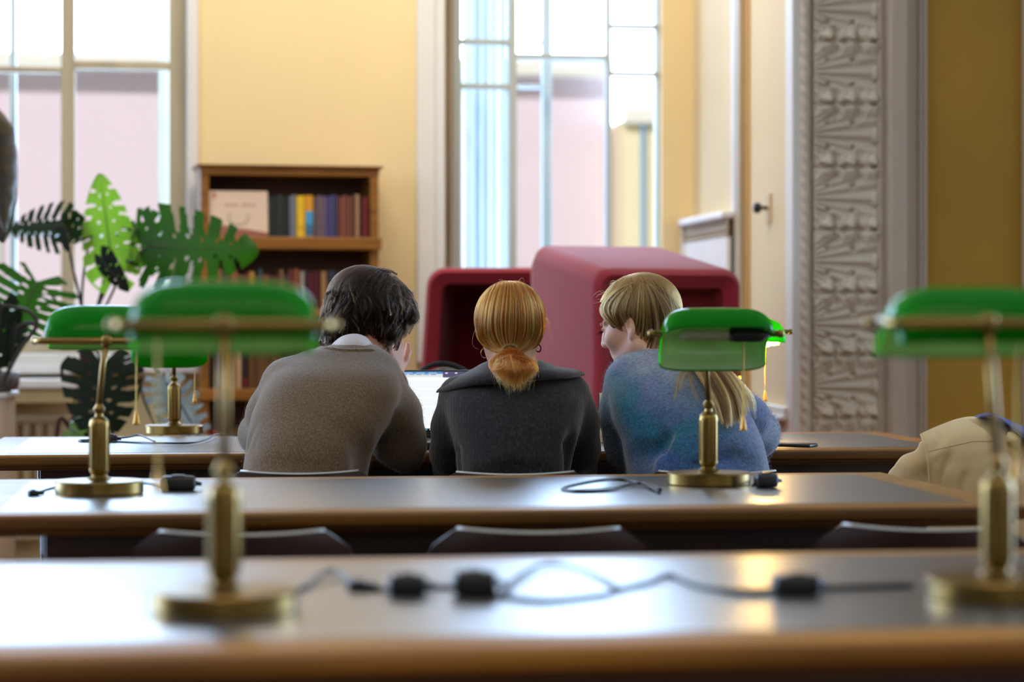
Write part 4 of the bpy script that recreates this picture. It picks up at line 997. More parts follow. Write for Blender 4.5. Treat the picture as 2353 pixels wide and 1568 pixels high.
def add_hand(f, wrist, d, pn, side, curl=.5, s=1.0, spread=.06, thumb=.6):
    """palm, four jointed fingers of unequal length and a thumb that leaves the side of the palm."""
    d = np.array(d, float); d /= np.linalg.norm(d); pn = np.array(pn, float); pn -= d*(pn@d); pn /= np.linalg.norm(pn); sx = np.cross(d, pn)*side
    w = np.array(wrist, float); Lp = .088*s
    for t in (-.030,-.010,.010,.028): f.cap(w+sx*t*.55*s, w+d*Lp+sx*t*s, .015*s, .0115*s, .012)
    for i, (t, ln) in enumerate(((-.030,.92),(-.010,1.06),(.010,1.0),(.029,.80))):
        p = w+d*Lp+sx*t*s; a = spread*(i-1.5); dd = d*math.cos(a)+sx*math.sin(a); cu = curl*(.35+.08*i)
        rr = [.0095,.0088,.0082,.0070]
        for j, l in enumerate((.042,.026,.021)):
            dd = dd*math.cos(cu)+pn*math.sin(cu); dd /= np.linalg.norm(dd); q = p+dd*l*ln*s; f.cap(p, q, rr[j]*s, rr[j+1]*s, .003); p = q; cu = curl*.75
    p = w+d*.022*s-sx*.026*s; dd = d*.62-sx*.72+pn*.32*thumb
    for l, r0, r1 in ((.040,.014,.011),(.032,.011,.0095),(.025,.0095,.0075)):
        dd /= np.linalg.norm(dd); q = p+dd*l*s; f.cap(p, q, r0*s, r1*s, .006); p = q; dd = dd+d*.45+pn*.18
def seat_legs(pel, kL, kR):
    """hip, knee, ankle, toe for two seated legs on the floor."""
    out = []
    for s, kx in ((-1,kL),(1,kR)):
        hip = pel+np.array([s*.085,0,0]); kn = np.array([kx, pel[1]+.42, .525]); an = np.array([kx+s*.01, pel[1]+.34, .085]); toe = np.array([kx+s*.03, pel[1]+.50, .035]); out.append((hip, kn, an, toe))
    return out
def clothes_below(root, pel, legs):
    f = Field((pel[0]-.42,pel[1]-.25,.05), (pel[0]+.42,pel[1]+.62,.75), .011)
    f.ell(pel+np.array([0,.0,.0]), (.165,.12,.085), None, .03); f.ell(pel+np.array([0,.0,.10]), (.150,.11,.10), None, .03)
    for hip, kn, an, toe in legs: f.cap(hip, kn, .078, .062, .03); f.cap(kn, an+np.array([0,0,.02]), .06, .046, .02)
    f.build('trousers', trouser, root)
    for hip, kn, an, toe in legs:
        g = Field(np.minimum(an, toe)-.08, np.maximum(an, toe)+np.array([.08,.08,.09]), .007)
        heel = an+np.array([0,-.03,-.045]); g.chain([an+np.array([0,0,.04]), heel], [.042,.036], .02); g.chain([heel, (heel+toe)/2+np.array([0,0,-.002]), toe], [.036,.04,.034], .02)
        pl = toe[2]-.033; o = g.build('shoe', shoe_m, root)
        v = o.data.vertices
        for q in v: q.co.z = max(q.co.z, .002)
def body(name_label, head_c, M, neck, sh, el, wr, hands, pel, legs, skin_m, trunk):
    lo = np.minimum.reduce([head_c-.16, pel-.35, *[w-.2 for w in wr]]); hi = np.maximum.reduce([head_c+.16, pel+np.array([.35,.62,0]), *[w+.2 for w in wr]]); lo[2] = .02
    f = Field(lo, hi, .0042)
    f.chain(trunk, [.105,.09,.08,.045], .03); f.chain(neck, [.045,.048,.047], .02)
    for i in (0,1):
        f.cap(trunk[-1], sh[i], .04, .034, .03); f.cap(sh[i], el[i], .036, .034, .02); f.cap(el[i], wr[i], .036, .024, .015)
        add_hand(f, wr[i], *hands[i])
        hip, kn, an, toe = legs[i]; f.cap(hip, kn, .062, .048, .03); f.cap(kn, an, .046, .034, .02); f.chain([an, an+np.array([0,-.02,-.03]), toe], [.034,.028,.024], .015)
    f.ell(pel, (.14,.10,.08), None, .03)
    add_head(f, head_c, M)
    o = f.build('person', skin_m, None, it=1); return o
def guided(obj, guides, count, n=16, off=.003, lift=(0,0), spread=1.5, wave=1.0, seed=3, jit=.0, mono=False, ends=(0,.0), clumps=9):
    """strands that run between neighbouring guide lines drawn over obj and lie on its surface."""
    g = np.random.default_rng(seed); G = []
    for q in guides:
        c = np.array(catmull([np.array(p, float) for p in q], 8)); t = np.linspace(0, 1, len(c)); u = np.linspace(0, 1, n)
        G.append(np.stack([np.interp(u, t, c[:,0]), np.interp(u, t, c[:,1])], 1))
    out = []; tones = []; u = np.linspace(0, 1, n); org = Vector((0,0,HC)); gc = np.random.default_rng(seed+100)
    CL = {}
    for _ in range(count):
        if mono or len(G) == 1: k = g.integers(len(G)); path = G[k].copy()
        else:
            k = g.integers(len(G)-1); w = g.random(); path = G[k]*(1-w)+G[k+1]*w
        cid = (k, int(w*clumps)) if not mono and len(G) > 1 else (k, g.integers(6))
        if cid not in CL: CL[cid] = (gc.uniform(0,6.28), gc.uniform(4,9), gc.normal(size=2)*spread*1.3, gc.choice(3, p=[.34,.42,.24]), gc.uniform(0, 1), gc.uniform(.3, 1.2))
        cph, cfq, coff, tone, clift, cw = CL[cid]
        if not mono: path = (path*.45+(G[k]*(1-(cid[1]+.5)/clumps)+G[k+1]*((cid[1]+.5)/clumps))*.55)+coff*u[:,None] if len(G) > 1 else path+coff*u[:,None]
        ph, fq = cph+g.normal()*.35, cfq*(1+g.normal()*.06); o = g.normal(size=2)*spread*.6
        path = path+o+np.stack([np.sin(u*fq+ph), np.cos(u*fq*.8+ph*1.7)], 1)*wave*(.3+u[:,None])*cw*g.uniform(.8, 1.2)
        a = g.uniform(0, ends[0]); e = 1-g.uniform(0, ends[1]) if ends[1] else 1.0
        ui = a+(e-a)*u; path = np.stack([np.interp(ui, u, path[:,0]), np.interp(ui, u, path[:,1])], 1)
        P = np.full((n,3), np.nan); le = off+abs(g.normal())*jit*.5+clift*jit*1.6
        for i in range(n):
            d = (V(path[i,0], path[i,1], 10)-org).normalized(); ok, p, nn, _i = obj.ray_cast(org, d)
            if ok: P[i] = np.array(p)+np.array(nn)*(le+lift[0]+(lift[1]-lift[0])*u[i])
        okm = ~np.isnan(P[:,1])
        if okm.sum() < 2: continue
        dep = np.interp(u, u[okm], P[okm,1])
        for i in np.where(~okm)[0]: P[i] = W(path[i,0], path[i,1], dep[i])
        P[1:-1] = .25*P[:-2]+.5*P[1:-1]+.25*P[2:]
        out.append(P); tones.append(tone if g.random() < .8 else g.integers(3))
    return np.array(out), np.array(tones)
def tress(name, sets, r, mats_, parent):
    P = np.concatenate([s[0] for s in sets]); T = np.concatenate([s[1] for s in sets])
    for t in range(3):
        if (T == t).any(): strands(name, P[T == t], r, mats_[t], parent)
def mid_tone(P): return P, np.ones(len(P), int)
def rand_side(f_c, rad, M, count, n, seed, lo_z=-.45, off=1.03, face=.55):
    """strands covering the far side of a head: they run down the ellipsoid from the crown."""
    g = np.random.default_rng(seed); out = []
    for _ in range(count):
        az = g.uniform(-PI, PI); p0, p1 = g.uniform(.15, .5), g.uniform(1.2, 1.75)
        if abs(az) < .9: p1 = min(p1, 1.0)
        p1 += .35 if abs(az) > 1.4 else 0; th = np.linspace(p0, p1, n); a = az+np.sin(th*3+g.uniform(0,6))*.05
        d = np.stack([np.sin(a)*np.sin(th), np.cos(a)*np.sin(th), np.cos(th)], 1)*np.array(rad)*(off+g.uniform(0,.05)); out.append(f_c+d@M.T)
    return np.array(out)
def rebase(root, base):
    base = Vector(base)
    if root.type == 'MESH': root.data.transform(Matrix.Translation(-base))
    root.location = base
    for c in root.children: c.location = Vector(c.location)-base
def wool(name, stops, scale, bump, rib=None, attr=None, sheen=.6, rough=.95):
    m, nt, out = new_mat(name); p = N(nt, 'ShaderNodeBsdfPrincipled'); p.inputs['Roughness'].default_value = rough
    p.inputs['Sheen Weight'].default_value = sheen; p.inputs['Sheen Roughness'].default_value = .4; p.inputs['Specular IOR Level'].default_value = .2
    tc = N(nt, 'ShaderNodeTexCoord'); mp = N(nt, 'ShaderNodeMapping'); mp.inputs['Scale'].default_value = (scale, scale, scale*.8); L(nt, tc.outputs['Object'], mp.inputs['Vector'])
    nz = N(nt, 'ShaderNodeTexNoise'); nz.inputs['Scale'].default_value = 1; nz.inputs['Detail'].default_value = 5; nz.inputs['Roughness'].default_value = .7; L(nt, mp.outputs[0], nz.inputs['Vector'])
    r = N(nt, 'ShaderNodeValToRGB'); e = r.color_ramp.elements
    while len(e) < len(stops): e.new(.5)
    for i, (ps, c) in enumerate(stops): e[i].position = ps; e[i].color = (*lin(c), 1)
    L(nt, nz.outputs['Fac'], r.inputs['Fac']); col = r.outputs['Color']
    if attr:
        at = N(nt, 'ShaderNodeAttribute'); at.attribute_name = attr
        mx = N(nt, 'ShaderNodeMix'); mx.data_type = 'RGBA'; mx.blend_type = 'MULTIPLY'; mx.inputs[0].default_value = 1
        L(nt, at.outputs['Color'], mx.inputs[6]); L(nt, col, mx.inputs[7]); col = mx.outputs[2]
    L(nt, col, p.inputs['Base Color'])
    b = N(nt, 'ShaderNodeBump'); b.inputs['Strength'].default_value = bump; b.inputs['Distance'].default_value = .004; h = nz.outputs['Fac']
    if rib:
        wv = N(nt, 'ShaderNodeTexWave'); wv.bands_direction = 'X'; wv.inputs['Scale'].default_value = rib; wv.inputs['Distortion'].default_value = 1.2; wv.inputs['Detail'].default_value = 2
        L(nt, tc.outputs['Object'], wv.inputs['Vector']); ad = N(nt, 'ShaderNodeMath'); ad.operation = 'ADD'; L(nt, wv.outputs['Fac'], ad.inputs[0]); L(nt, nz.outputs['Fac'], ad.inputs[1]); h = ad.outputs[0]
    L(nt, h, b.inputs['Height']); L(nt, b.outputs['Normal'], p.inputs['Normal']); L(nt, p.outputs[0], out.inputs['Surface']); return m
A3 = np.array
# ------------------------------------------------------------------ the man
Mm = hframe(-34, 30, 10); hm = W(852, 724, 6.36); pel = A3([W(694,0,6.05)[0], 6.05, .555])
legs = seat_legs(pel, pel[0]-.13, pel[0]+.13)
elL, elR = W(603,992,6.38), W(935,1042,6.36); wrL, wrR = W(680,978,6.72), W(906,866,6.50)
trunk = [pel+A3([0,.0,.05]), W(700,1010,6.09), W(742,925,6.16), W(782,876,6.20)]
man = body('man', hm, Mm, [W(798,858,6.23), W(822,806,6.285), W(845,765,6.33)], [W(668,898,6.2), W(868,890,6.21)], [elL, elR], [wrL, wrR],
           [((.55,.75,0), (0,0,-1), -1, .16), ((-.03,.10,1), (-.75,.55,0), 1, .32, .96, .02, .2)], pel, legs, skin, trunk)
clothes_below(man, pel, legs)
f = FB(520,1290,1010,770,5.8,6.82,.0055)
f.loft([(792,765,858,6.235,.065),(799,728,872,6.23,.08),(806,700,882,6.225,.085),(816,684,892,6.22,.09),(832,650,905,6.20,.11),(860,618,918,6.16,.128),(900,596,922,6.13,.138),(950,577,905,6.10,.145),(1000,568,875,6.07,.148),(1050,563,852,6.05,.15),(1095,558,842,6.04,.152),(1180,560,840,6.04,.155),(1262,572,830,6.04,.15)], .02, ex=2.25)
f.chain([W(664,885,6.19), W(628,955,6.25), elL+A3([-.002,-.02,-.008])], [.068,.066,.056], .03); f.chain([elL, W(630,984,6.56), W(664,978,6.68)], [.056,.048,.042], .03)
f.chain([W(862,868,6.20), W(905,950,6.20), W(915,1010,6.24), elR+A3([-.006,-.02,.0])], [.060,.068,.066,.054], .03); f.chain([elR+A3([0,.02,.012]), W(923,960,6.44), W(906,880,6.49)], [.052,.044,.036], .025)
f.chain([W(822,952,5.93), W(842,1000,5.94), W(852,1050,5.96), W(852,1100,5.97)], [.006,.020,.034,.040], .035, sub=True)      # deep fold under the right arm
f.chain([W(740,950,5.925), W(800,985,5.92), W(832,1040,5.93)], [.004,.010,.006], .05, sub=True)
f.chain([W(592,925,5.985), W(578,975,5.99), W(566,1030,6.0)], [.003,.007,.006], .012, sub=True); f.chain([W(604,905,5.97), W(588,965,5.96), W(578,1025,5.96)], [.003,.007,.004], .014, sub=True)
f.chain([W(893,940,6.095), W(925,985,6.10), W(930,1040,6.12)], [.003,.007,.003], .03, sub=True); f.cap(W(888,995,6.10), W(917,985,6.11), .004, .003, .015, sub=True)
f.chain([W(580,1070,5.91), W(660,1062,5.87), W(740,1075,5.88)], [.004,.008,.004], .04, sub=True)
f.noise(.0026, 24, 5)
sw_m = wool('brown_wool', [(.28,(70,56,41)),(.5,(106,88,66)),(.74,(140,119,92))], 270, .55)
swe = f.build('sweater', sw_m, man); swe['label'] = 'loose brown grey wool sweater'
fuzz('wool_fuzz', swe, 16000, .0045, .00022, mat('fuzz_brown', (150,130,104), .9), man, 5, .7)
# neckline ridge and white collar
b = MB(); ring = catmull([W(731,801,6.22), W(752,802,6.165), W(790,806,6.145), W(830,806,6.15), W(856,806,6.165), W(868,812,6.20)], 8)
b.tube(ring, [.004]*2+[.006]*(len(ring)-4)+[.004]*2, 8); b.build('neckband', sw_m, man, smooth=True)
P = []
for top, bot in (((756,799,6.26),(748,806,6.24)),((770,784,6.215),(758,803,6.185)),((788,772,6.19),(784,806,6.16)),((815,767,6.185),(815,808,6.158)),((838,773,6.195),(842,808,6.165)),((855,790,6.225),(862,812,6.19)),((864,812,6.26),(868,820,6.235))): P.append([W(*top), W(*bot)])
T = catmull([p[0] for p in P], 5); Bo = catmull([p[1] for p in P], 5); b = MB(); b.grid([T, [.5*(a+c)+A3([0,-.004,0]) for a, c in zip(T, Bo)], Bo])
o = b.build('shirt_collar', mat('shirt_white', (196,190,190), .7, var=.05, vscale=(200,200,200), bump=.1), man, smooth=True); sd = o.modifiers.new('thick', 'SOLIDIFY'); sd.thickness = .003
# hair
hd = [hair_mat('hair_dark_%d' % i, c, .45, .25, 1.32) for i, c in enumerate(((14,9,6),(36,24,16),(84,60,40)))]; capd = mat('hair_dark_base', (26,20,17), .9, spec=.08, rgb2=(14,11,10), vscale=(60,60,20), bump=.5)
f = Field(hm-.19, hm+.19, .005); f.ell(W(846,706,6.345), (.095,.108,.087), None, .02); f.ell(W(802,736,6.315), (.050,.078,.060), None, .04); f.ell(W(908,705,6.37), (.040,.068,.044), None, .03); f.ell(W(880,762,6.34), (.048,.062,.036), None, .03); f.ell(W(775,765,6.31), (.026,.05,.034), None, .025)
f.ell(hm+Mm@A3([0,.115,-.05]), (.075,.065,.085), Mm, .02, sub=True)
f.noise(.0060, 62, 9); cap_ = f.build('hair', capd, man); cap_['label'] = 'short tousled dark brown hair'; bpy.context.view_layer.update()
GM = [[(832,621),(797,637),(766,670),(752,708),(750,750),(762,792)],[(835,622),(806,648),(782,690),(768,735),(766,770),(774,793)],[(838,624),(816,662),(800,710),(790,750),(786,775)],[(842,626),(830,680),(824,722),(816,762),(826,776)],[(845,626),(850,680),(850,722),(846,760),(852,790),(868,799)],[(848,624),(880,660),(893,702),(888,746),(882,780),(896,790)],[(850,621),(895,648),(921,688),(931,730),(929,765),(915,782)],[(850,620),(900,639),(936,672),(953,706),(951,730),(936,736)]]
S1 = guided(cap_, GM, 4200, 16, .002, (0,.004), 3.5, 4.0, 31, .004, ends=(.3,.3), clumps=6)
def locks(obj, guides, count, per, seed, n=14, length=(.28,.5), width=7.0, lift=(.002,.012), curl=10.0, start=(0,.66), bias=0):
    """tapering curved locks that lie along the guide lines and stand off towards their tips"""
    g = np.random.default_rng(seed); G = []; out = []; tn = []; org = Vector((0,0,HC))
    for q in guides:
        c = np.array(catmull([np.array(p, float) for p in q], 8)); t = np.linspace(0, 1, len(c)); u = np.linspace(0, 1, 60)
        G.append(np.stack([np.interp(u, t, c[:,0]), np.interp(u, t, c[:,1])], 1))
    u = np.linspace(0, 1, n)
    for _ in range(count):
        k = g.integers(len(G)-1); w = g.random(); base = G[k]*(1-w)+G[k+1]*w; s0 = g.uniform(*start); ln = g.uniform(*length); s = np.clip(s0+ln*u, 0, 1)*59
        c = np.stack([np.interp(s, np.arange(60), base[:,0]), np.interp(s, np.arange(60), base[:,1])], 1)
        if s0+ln > 1: c += (base[-1]-base[-4])/3*np.clip(s0+ln*u-1, 0, 9)[:,None]*40
        tg = np.gradient(c, axis=0); tg /= np.linalg.norm(tg, axis=1)[:,None]+1e-6; nr = np.stack([-tg[:,1], tg[:,0]], 1)
        sg = g.choice([-1,1]); am = curl*g.uniform(.2, 1.2)*sg; ph = g.uniform(0, 2)
        c = c+nr*(am*np.sin(u*PI*g.uniform(.8, 1.5)+ph)-am*math.sin(ph))[:,None]
        P0 = np.full((n,3), np.nan)
        for i in range(n):
            d = (V(c[i,0], c[i,1], 10)-org).normalized(); ok, p, nn, _i = obj.ray_cast(org, d)
            if ok: P0[i] = np.array(p)+np.array(nn)*(lift[0]+(lift[1]*g.uniform(.6,1.0))*u[i]**1.5)
        okm = ~np.isnan(P0[:,1])
        if okm.sum() < 3: continue
        dep = np.interp(u, u[okm], P0[okm,1])
        for i in np.where(~okm)[0]: P0[i] = W(c[i,0], c[i,1], dep[i])
        P0[1:-1] = .25*P0[:-2]+.5*P0[1:-1]+.25*P0[2:]
        wd = width*g.uniform(.5, 1.3)*.00112; tone = g.choice(3, p=[.36,.42,.22])
        nrm3 = np.stack([nr[:,0], np.zeros(n), -nr[:,1]], 1)
        for _j in range(per):
            a, dz = g.normal()*.6, abs(g.normal())*.0035; pr = (1-.82*u**1.3)[:,None]
            Q = P0+nrm3*(a*wd)*pr+np.array([0,-1,0])*dz*(.4+.6*pr)+g.normal(size=(1,3))*.0006; out.append(Q); tn.append(tone if g.random() < .75 else g.integers(3))
    return np.array(out), np.array(tn)
S2 = locks(cap_, GM, 170, 44, 61, width=8.5, lift=(.003,.017), curl=13)
S9 = locks(cap_, [[(826,640),(800,646),(772,668),(756,700)],[(836,634),(812,632),(786,648),(764,678)],[(842,634),(826,622),(800,630),(776,652)]], 34, 44, 71, length=(.4,.7), start=(0,.5), curl=12, lift=(.004,.016))
S10 = locks(cap_, [[(838,640),(852,626),(872,626),(896,640)],[(842,644),(866,634),(894,646),(922,670)],[(846,650),(880,646),(912,664),(938,694)]], 34, 44, 72, length=(.4,.7), start=(0,.5), curl=11, lift=(.004,.015))
S5 = locks(cap_, [[(792,650),(845,646),(905,662),(944,694),(955,726),(942,742)],[(786,668),(842,664),(900,682),(938,706),(948,730),(938,740)],[(780,700),(830,684),(890,694),(928,716),(940,736)]], 34, 50, 62, length=(.35,.6), start=(.1,.6), curl=7, lift=(.006,.012))
S6 = locks(cap_, [[(905,650),(936,668),(956,700),(958,726),(946,742),(934,738)],[(895,655),(930,680),(948,706),(950,728),(940,738),(930,732)]], 12, 60, 63, length=(.6,.95), start=(0,.15), curl=4, lift=(.004,.010))
S7 = locks(cap_, [[(775,660),(756,690),(746,715),(738,742)],[(770,700),(756,740),(752,770),(746,790)],[(780,740),(768,775),(762,800),(768,815)]], 22, 30, 64, length=(.5,.9), start=(.1,.5), curl=8, lift=(.001,.006), width=5)
S8 = locks(cap_, [[(925,700),(934,735),(932,765),(924,790)],[(905,720),(914,755),(912,780),(905,800)],[(870,720),(874,755),(872,785),(874,806)]], 22, 36, 65, length=(.5,.85), start=(.1,.5), curl=7, lift=(.001,.008), width=5)
GF = [[(800,640),(780,625),(792,612),(815,618)],[(750,700),(738,715),(728,728)],[(752,735),(742,745),(730,741)],[(935,675),(955,690),(952,705)],[(760,780),(752,792),(760,800)],[(930,755),(938,775),(932,790)],[(880,630),(900,622),(905,640)]]
S3 = guided(cap_, GF, 90, 16, .003, (0,0), 5, 4.0, 33, .002, mono=True)
fit = lambda S: (np.stack([np.stack([np.interp(np.linspace(0,1,16), np.linspace(0,1,S[0].shape[1]), q[:,i]) for i in range(3)], 1) for q in S[0]]), S[1])
tress('hair_strands', [S1,fit(S2),fit(S9),fit(S10),fit(S5),fit(S6),fit(S7),fit(S8),S3, mid_tone(rand_side(W(846,704,6.345), (.104,.115,.095), Mm, 900, 16, 3))], .00042, hd, cap_)
tag(man, 'person with dark tousled hair in a brown wool sweater, head propped on one hand', 'person'); rebase(man, (pel[0], pel[1], 0))

# ------------------------------------------------------------------ the red haired woman
Mr = hframe(4, 20, 0); hr = W(1172, 740, 6.13); pel = A3([W(1180,0,6.0)[0], 6.0, .555]); legs = seat_legs(pel, pel[0]-.10, pel[0]+.10)
elL, elR = W(1042,1032,6.34), W(1328,1030,6.34); wrL, wrR = W(1192,974,6.72), W(1262,976,6.72)
trunk = [pel+A3([0,0,.05]), W(1182,1030,6.02), W(1180,940,6.06), W(1178,892,6.09)]
rw = body('red', hr, Mr, [W(1177,880,6.10), W(1176,838,6.115), W(1174,795,6.13)], [W(1068,925,6.1), W(1296,918,6.1)], [elL, elR], [wrL, wrR],
          [((.12,.95,0), (0,0,-1), -1, .16), ((-.45,.8,0), (0,0,-1), 1, .16)], pel, legs, skin_l, trunk)
clothes_below(rw, pel, legs)
f = FB(950,1290,1440,800,5.78,6.8,.0055)
f.loft([(838,1132,1222,6.12,.05),(852,1110,1250,6.12,.07),(866,1052,1312,6.10,.095),(884,1030,1338,6.085,.112),(920,1022,1348,6.06,.128),(970,1030,1336,6.03,.135),(1040,1046,1316,6.0,.138),(1095,1050,1308,5.99,.142),(1190,1046,1312,5.99,.15),(1262,1056,1302,5.99,.145)], .02, ex=2.3)
f.chain([W(1060,915,6.09), W(1044,985,6.11), W(1039,1040,6.16), elL+A3([-.004,-.05,-.05])], [.056,.056,.055,.050], .03); f.chain([elL, W(1060,975,6.45), W(1184,973,6.70)], [.05,.042,.034], .03)
f.chain([W(1305,905,6.09), W(1325,970,6.10), W(1326,1030,6.15), elR+A3([-.002,-.05,-.05])], [.055,.055,.055,.052], .03); f.chain([elR, W(1312,975,6.45), W(1270,974,6.70)], [.05,.042,.034], .03)
f.chain([W(1318,1000,5.935), W(1310,1030,5.94), W(1310,1070,5.95), W(1312,1110,5.95)], [.010,.022,.026,.028], .03, sub=True)
f.chain([W(1022,1015,5.96), W(1040,1040,5.95), W(1044,1080,5.95), W(1040,1110,5.95)], [.006,.012,.014,.014], .025, sub=True)
f.chain([W(1100,1100,5.86), W(1180,1088,5.85), W(1280,1090,5.86)], [.006,.012,.006], .04, sub=True)
f.chain([W(1060,1030,5.89), W(1045,1000,5.905), W(1052,980,5.905)], [.004,.006,.003], .03, sub=True)
f.noise(.0024, 22, 15)
jk_m = wool('charcoal_knit', [(.30,(22,22,24)),(.55,(40,40,42)),(.75,(66,66,70))], 120, .4, rib=95, sheen=.5)
jk = f.build('knit_jacket', jk_m, rw); jk['label'] = 'dark charcoal ribbed knit jacket'
fuzz('wool_fuzz', jk, 9000, .0036, .0002, mat('fuzz_grey', (84,84,92), .9), rw, 6, .7)
top = [(1113,846,6.14),(1118,834,6.10),(1136,830,6.05),(1178,829,6.03),(1222,829,6.04),(1240,830,6.10),(1247,842,6.14)]
mid = [(1060,868,6.10),(1074,860,6.06),(1112,855,6.0),(1178,850,5.985),(1248,848,6.0),(1284,850,6.05),(1298,850,6.10)]
out = [(1003,898,6.10),(1030,893,6.02),(1090,880,5.965),(1180,874,5.94),(1255,867,5.955),(1312,864,6.01),(1343,857,6.10)]
rows = [catmull([W(*p) for p in r], 6) for r in (top, mid, out)]; rolled = [p+A3([0,.012,-.006]) for p in rows[2]]
b = MB(); b.grid([rows[0]]+[[a*(1-t)+m_*t for a, m_ in zip(rows[0], rows[1])] for t in (.33,.66)]+[rows[1]]+[[a*(1-t)+m_*t+A3([0,-.003,.002]) for a, m_ in zip(rows[1], rows[2])] for t in (.33,.66)]+[rows[2]]+[rolled])
o = b.build('jacket_collar', jk_m, rw, smooth=True); sd = o.modifiers.new('thick', 'SOLIDIFY'); sd.thickness = .010; sd.offset = 0; ss = o.modifiers.new('sub', 'SUBSURF'); ss.levels = 1; ss.render_levels = 1; o['label'] = 'wide flat knit collar'
hr_m = [hair_mat('hair_red_%d' % i, c, .28, .2) for i, c in enumerate(((118,52,10),(170,84,18),(208,122,38)))]; capr = mat('hair_red_base', (140,74,20), .9, spec=.08, rgb2=(96,46,12), vscale=(150,150,8))
f = Field(hr-.15, hr+.15, .005); f.ell(W(1172,733,6.125), (.0865,.108,.0925), None, .02); f.ell(hr+Mr@A3([0,.10,-.05]), (.07,.06,.085), Mr, .02, sub=True); f.ell(W(1172,852,6.12), (.085,.12,.030), None, .02, sub=True)
f.cap(W(1172,790,6.05), W(1172,802,6.035), .028, .012, .03)
capo = f.build('hair', capr, rw); capo['label'] = 'copper red hair tied low at the nape'; bpy.context.view_layer.update()
GR = [[(1122,672),(1104,698),(1094,740),(1095,776),(1117,801),(1155,806)],[(1138,660),(1122,690),(1114,740),(1118,775),(1144,798),(1166,804)],[(1156,654),(1147,690),(1141,740),(1147,775),(1160,797),(1170,803)],[(1174,653),(1174,700),(1172,750),(1172,780),(1173,802)],[(1190,653),(1203,690),(1208,740),(1203,775),(1188,797),(1176,804)],[(1208,658),(1228,692),(1236,740),(1229,775),(1204,797),(1180,805)],[(1226,672),(1243,700),(1251,740),(1247,776),(1226,801),(1190,807)]]
S1 = guided(capo, GR, 8000, 18, .0012, (0,.002), .9, .6, 41, .0022, ends=(.02,.0), clumps=8)
S2 = guided(capo, [[(1245,710),(1258,730),(1262,760),(1270,790)],[(1248,730),(1262,735),(1268,745)],[(1240,770),(1262,800),(1258,815)],[(1096,745),(1088,765),(1086,790),(1094,800)],[(1160,652),(1150,642),(1156,636)],[(1185,652),(1196,640),(1208,646)],[(1246,700),(1256,690),(1266,700)]], 46, 16, .002, (0,0), 4, 3, 42, .001, mono=True)
fr = rand_side(W(1172,733,6.125), (.0875,.109,.0935), np.eye(3), 5000, 18, 12, off=1.0); fr = fr[(fr[:,0,1] > 6.10) | (fr[:,-1,1] > 6.125)]
tress('hair_strands', [S1, (fr, np.random.default_rng(2).choice(3, len(fr), p=[.34,.42,.24]))], .00038, hr_m, capo)
strands('flyaway_strands', S2[0], .0002, hr_m[2], capo)
g = np.random.default_rng(8); tie = W(1173,803,6.005); pt = []
for _ in range(3600):
    a = g.uniform(-1,1); e = W(1183+a*42+g.normal()*5, 874+g.normal()*13-(abs(a)**2)*26, 5.905+g.normal()*.014); fr = g.uniform(-.02,.03)
    m1 = W(1174+a*46, 818+abs(a)*6, 5.945+.03*abs(a)+fr*.4); m2 = W(1181+a*56, 848, 5.905+.03*abs(a)+fr)
    c = np.array(catmull([tie+g.normal(size=3)*.003, m1, m2, e], 5)); pt.append(c)
pony = FB(1110,900,1260,790,5.88,6.06,.004); pony.ell(W(1182,846,5.945), (.050,.026,.030), None, .02); pony.ell(W(1175,818,5.98), (.03,.022,.02), None, .02)
po = pony.build('ponytail', capr, capo); tress('hair_strands', [(np.array(pt), g.choice(3, len(pt), p=[.34,.42,.24]))], .00038, hr_m, po)
b = MB(); b.tube([tie+A3([.017*math.cos(a), -.004+.010*math.sin(a)*.4, .011*math.sin(a)]) for a in np.linspace(0,2*PI,19)], .0035, 8); b.build('hair_tie', mat('hair_tie_olive', (96,84,30), .6), rw, smooth=True)
gold = mat('earring_gold', (200,180,140), .25, metal=1)
b = MB(); b.tube([W(1113+8*math.cos(a), 812+11*math.sin(a), 6.11+.006*math.cos(a)) for a in np.linspace(0,2*PI,21)], .0011, 6); b.build('earring', gold, rw, smooth=True)
b = MB(); b.tube([W(1237+6*math.cos(a), 801+8*math.sin(a), 6.11-.006*math.cos(a)) for a in np.linspace(0,2*PI,21)], .0018, 6); b.build('earring', MATS['black_plastic'], rw, smooth=True)
tag(rw, 'person with copper hair in a low ponytail and a dark wide collared knit jacket', 'person'); rebase(rw, (pel[0], pel[1], 0))

# ------------------------------------------------------------------ the fair haired woman
Mb = hframe(61, 17, 0); hb = W(1467, 745, 6.22); pel = A3([W(1612,0,6.02)[0], 6.02, .555]); legs = seat_legs(pel, pel[0]-.12, pel[0]+.12)
elL, elR = W(1454,1020,6.33), W(1750,992,6.44); wrL, wrR = W(1480,976,6.74), W(1620,976,6.76)
trunk = [pel+A3([0,0,.05]), W(1590,1010,6.04), W(1560,935,6.09), W(1530,885,6.14)]
bw = body('fair', hb, Mb, [W(1518,868,6.17), W(1502,828,6.19), W(1484,785,6.21)], [W(1456,895,6.14), W(1650,915,6.13)], [elL, elR], [wrL, wrR],
          [((.5,.7,0), (0,0,-1), -1, .16), ((-.75,.4,0), (0,0,-1), 1, .18)], pel, legs, skin_l, trunk)
clothes_below(bw, pel, legs)
f = FB(1340,1290,1850,785,5.78,6.84,.0055)
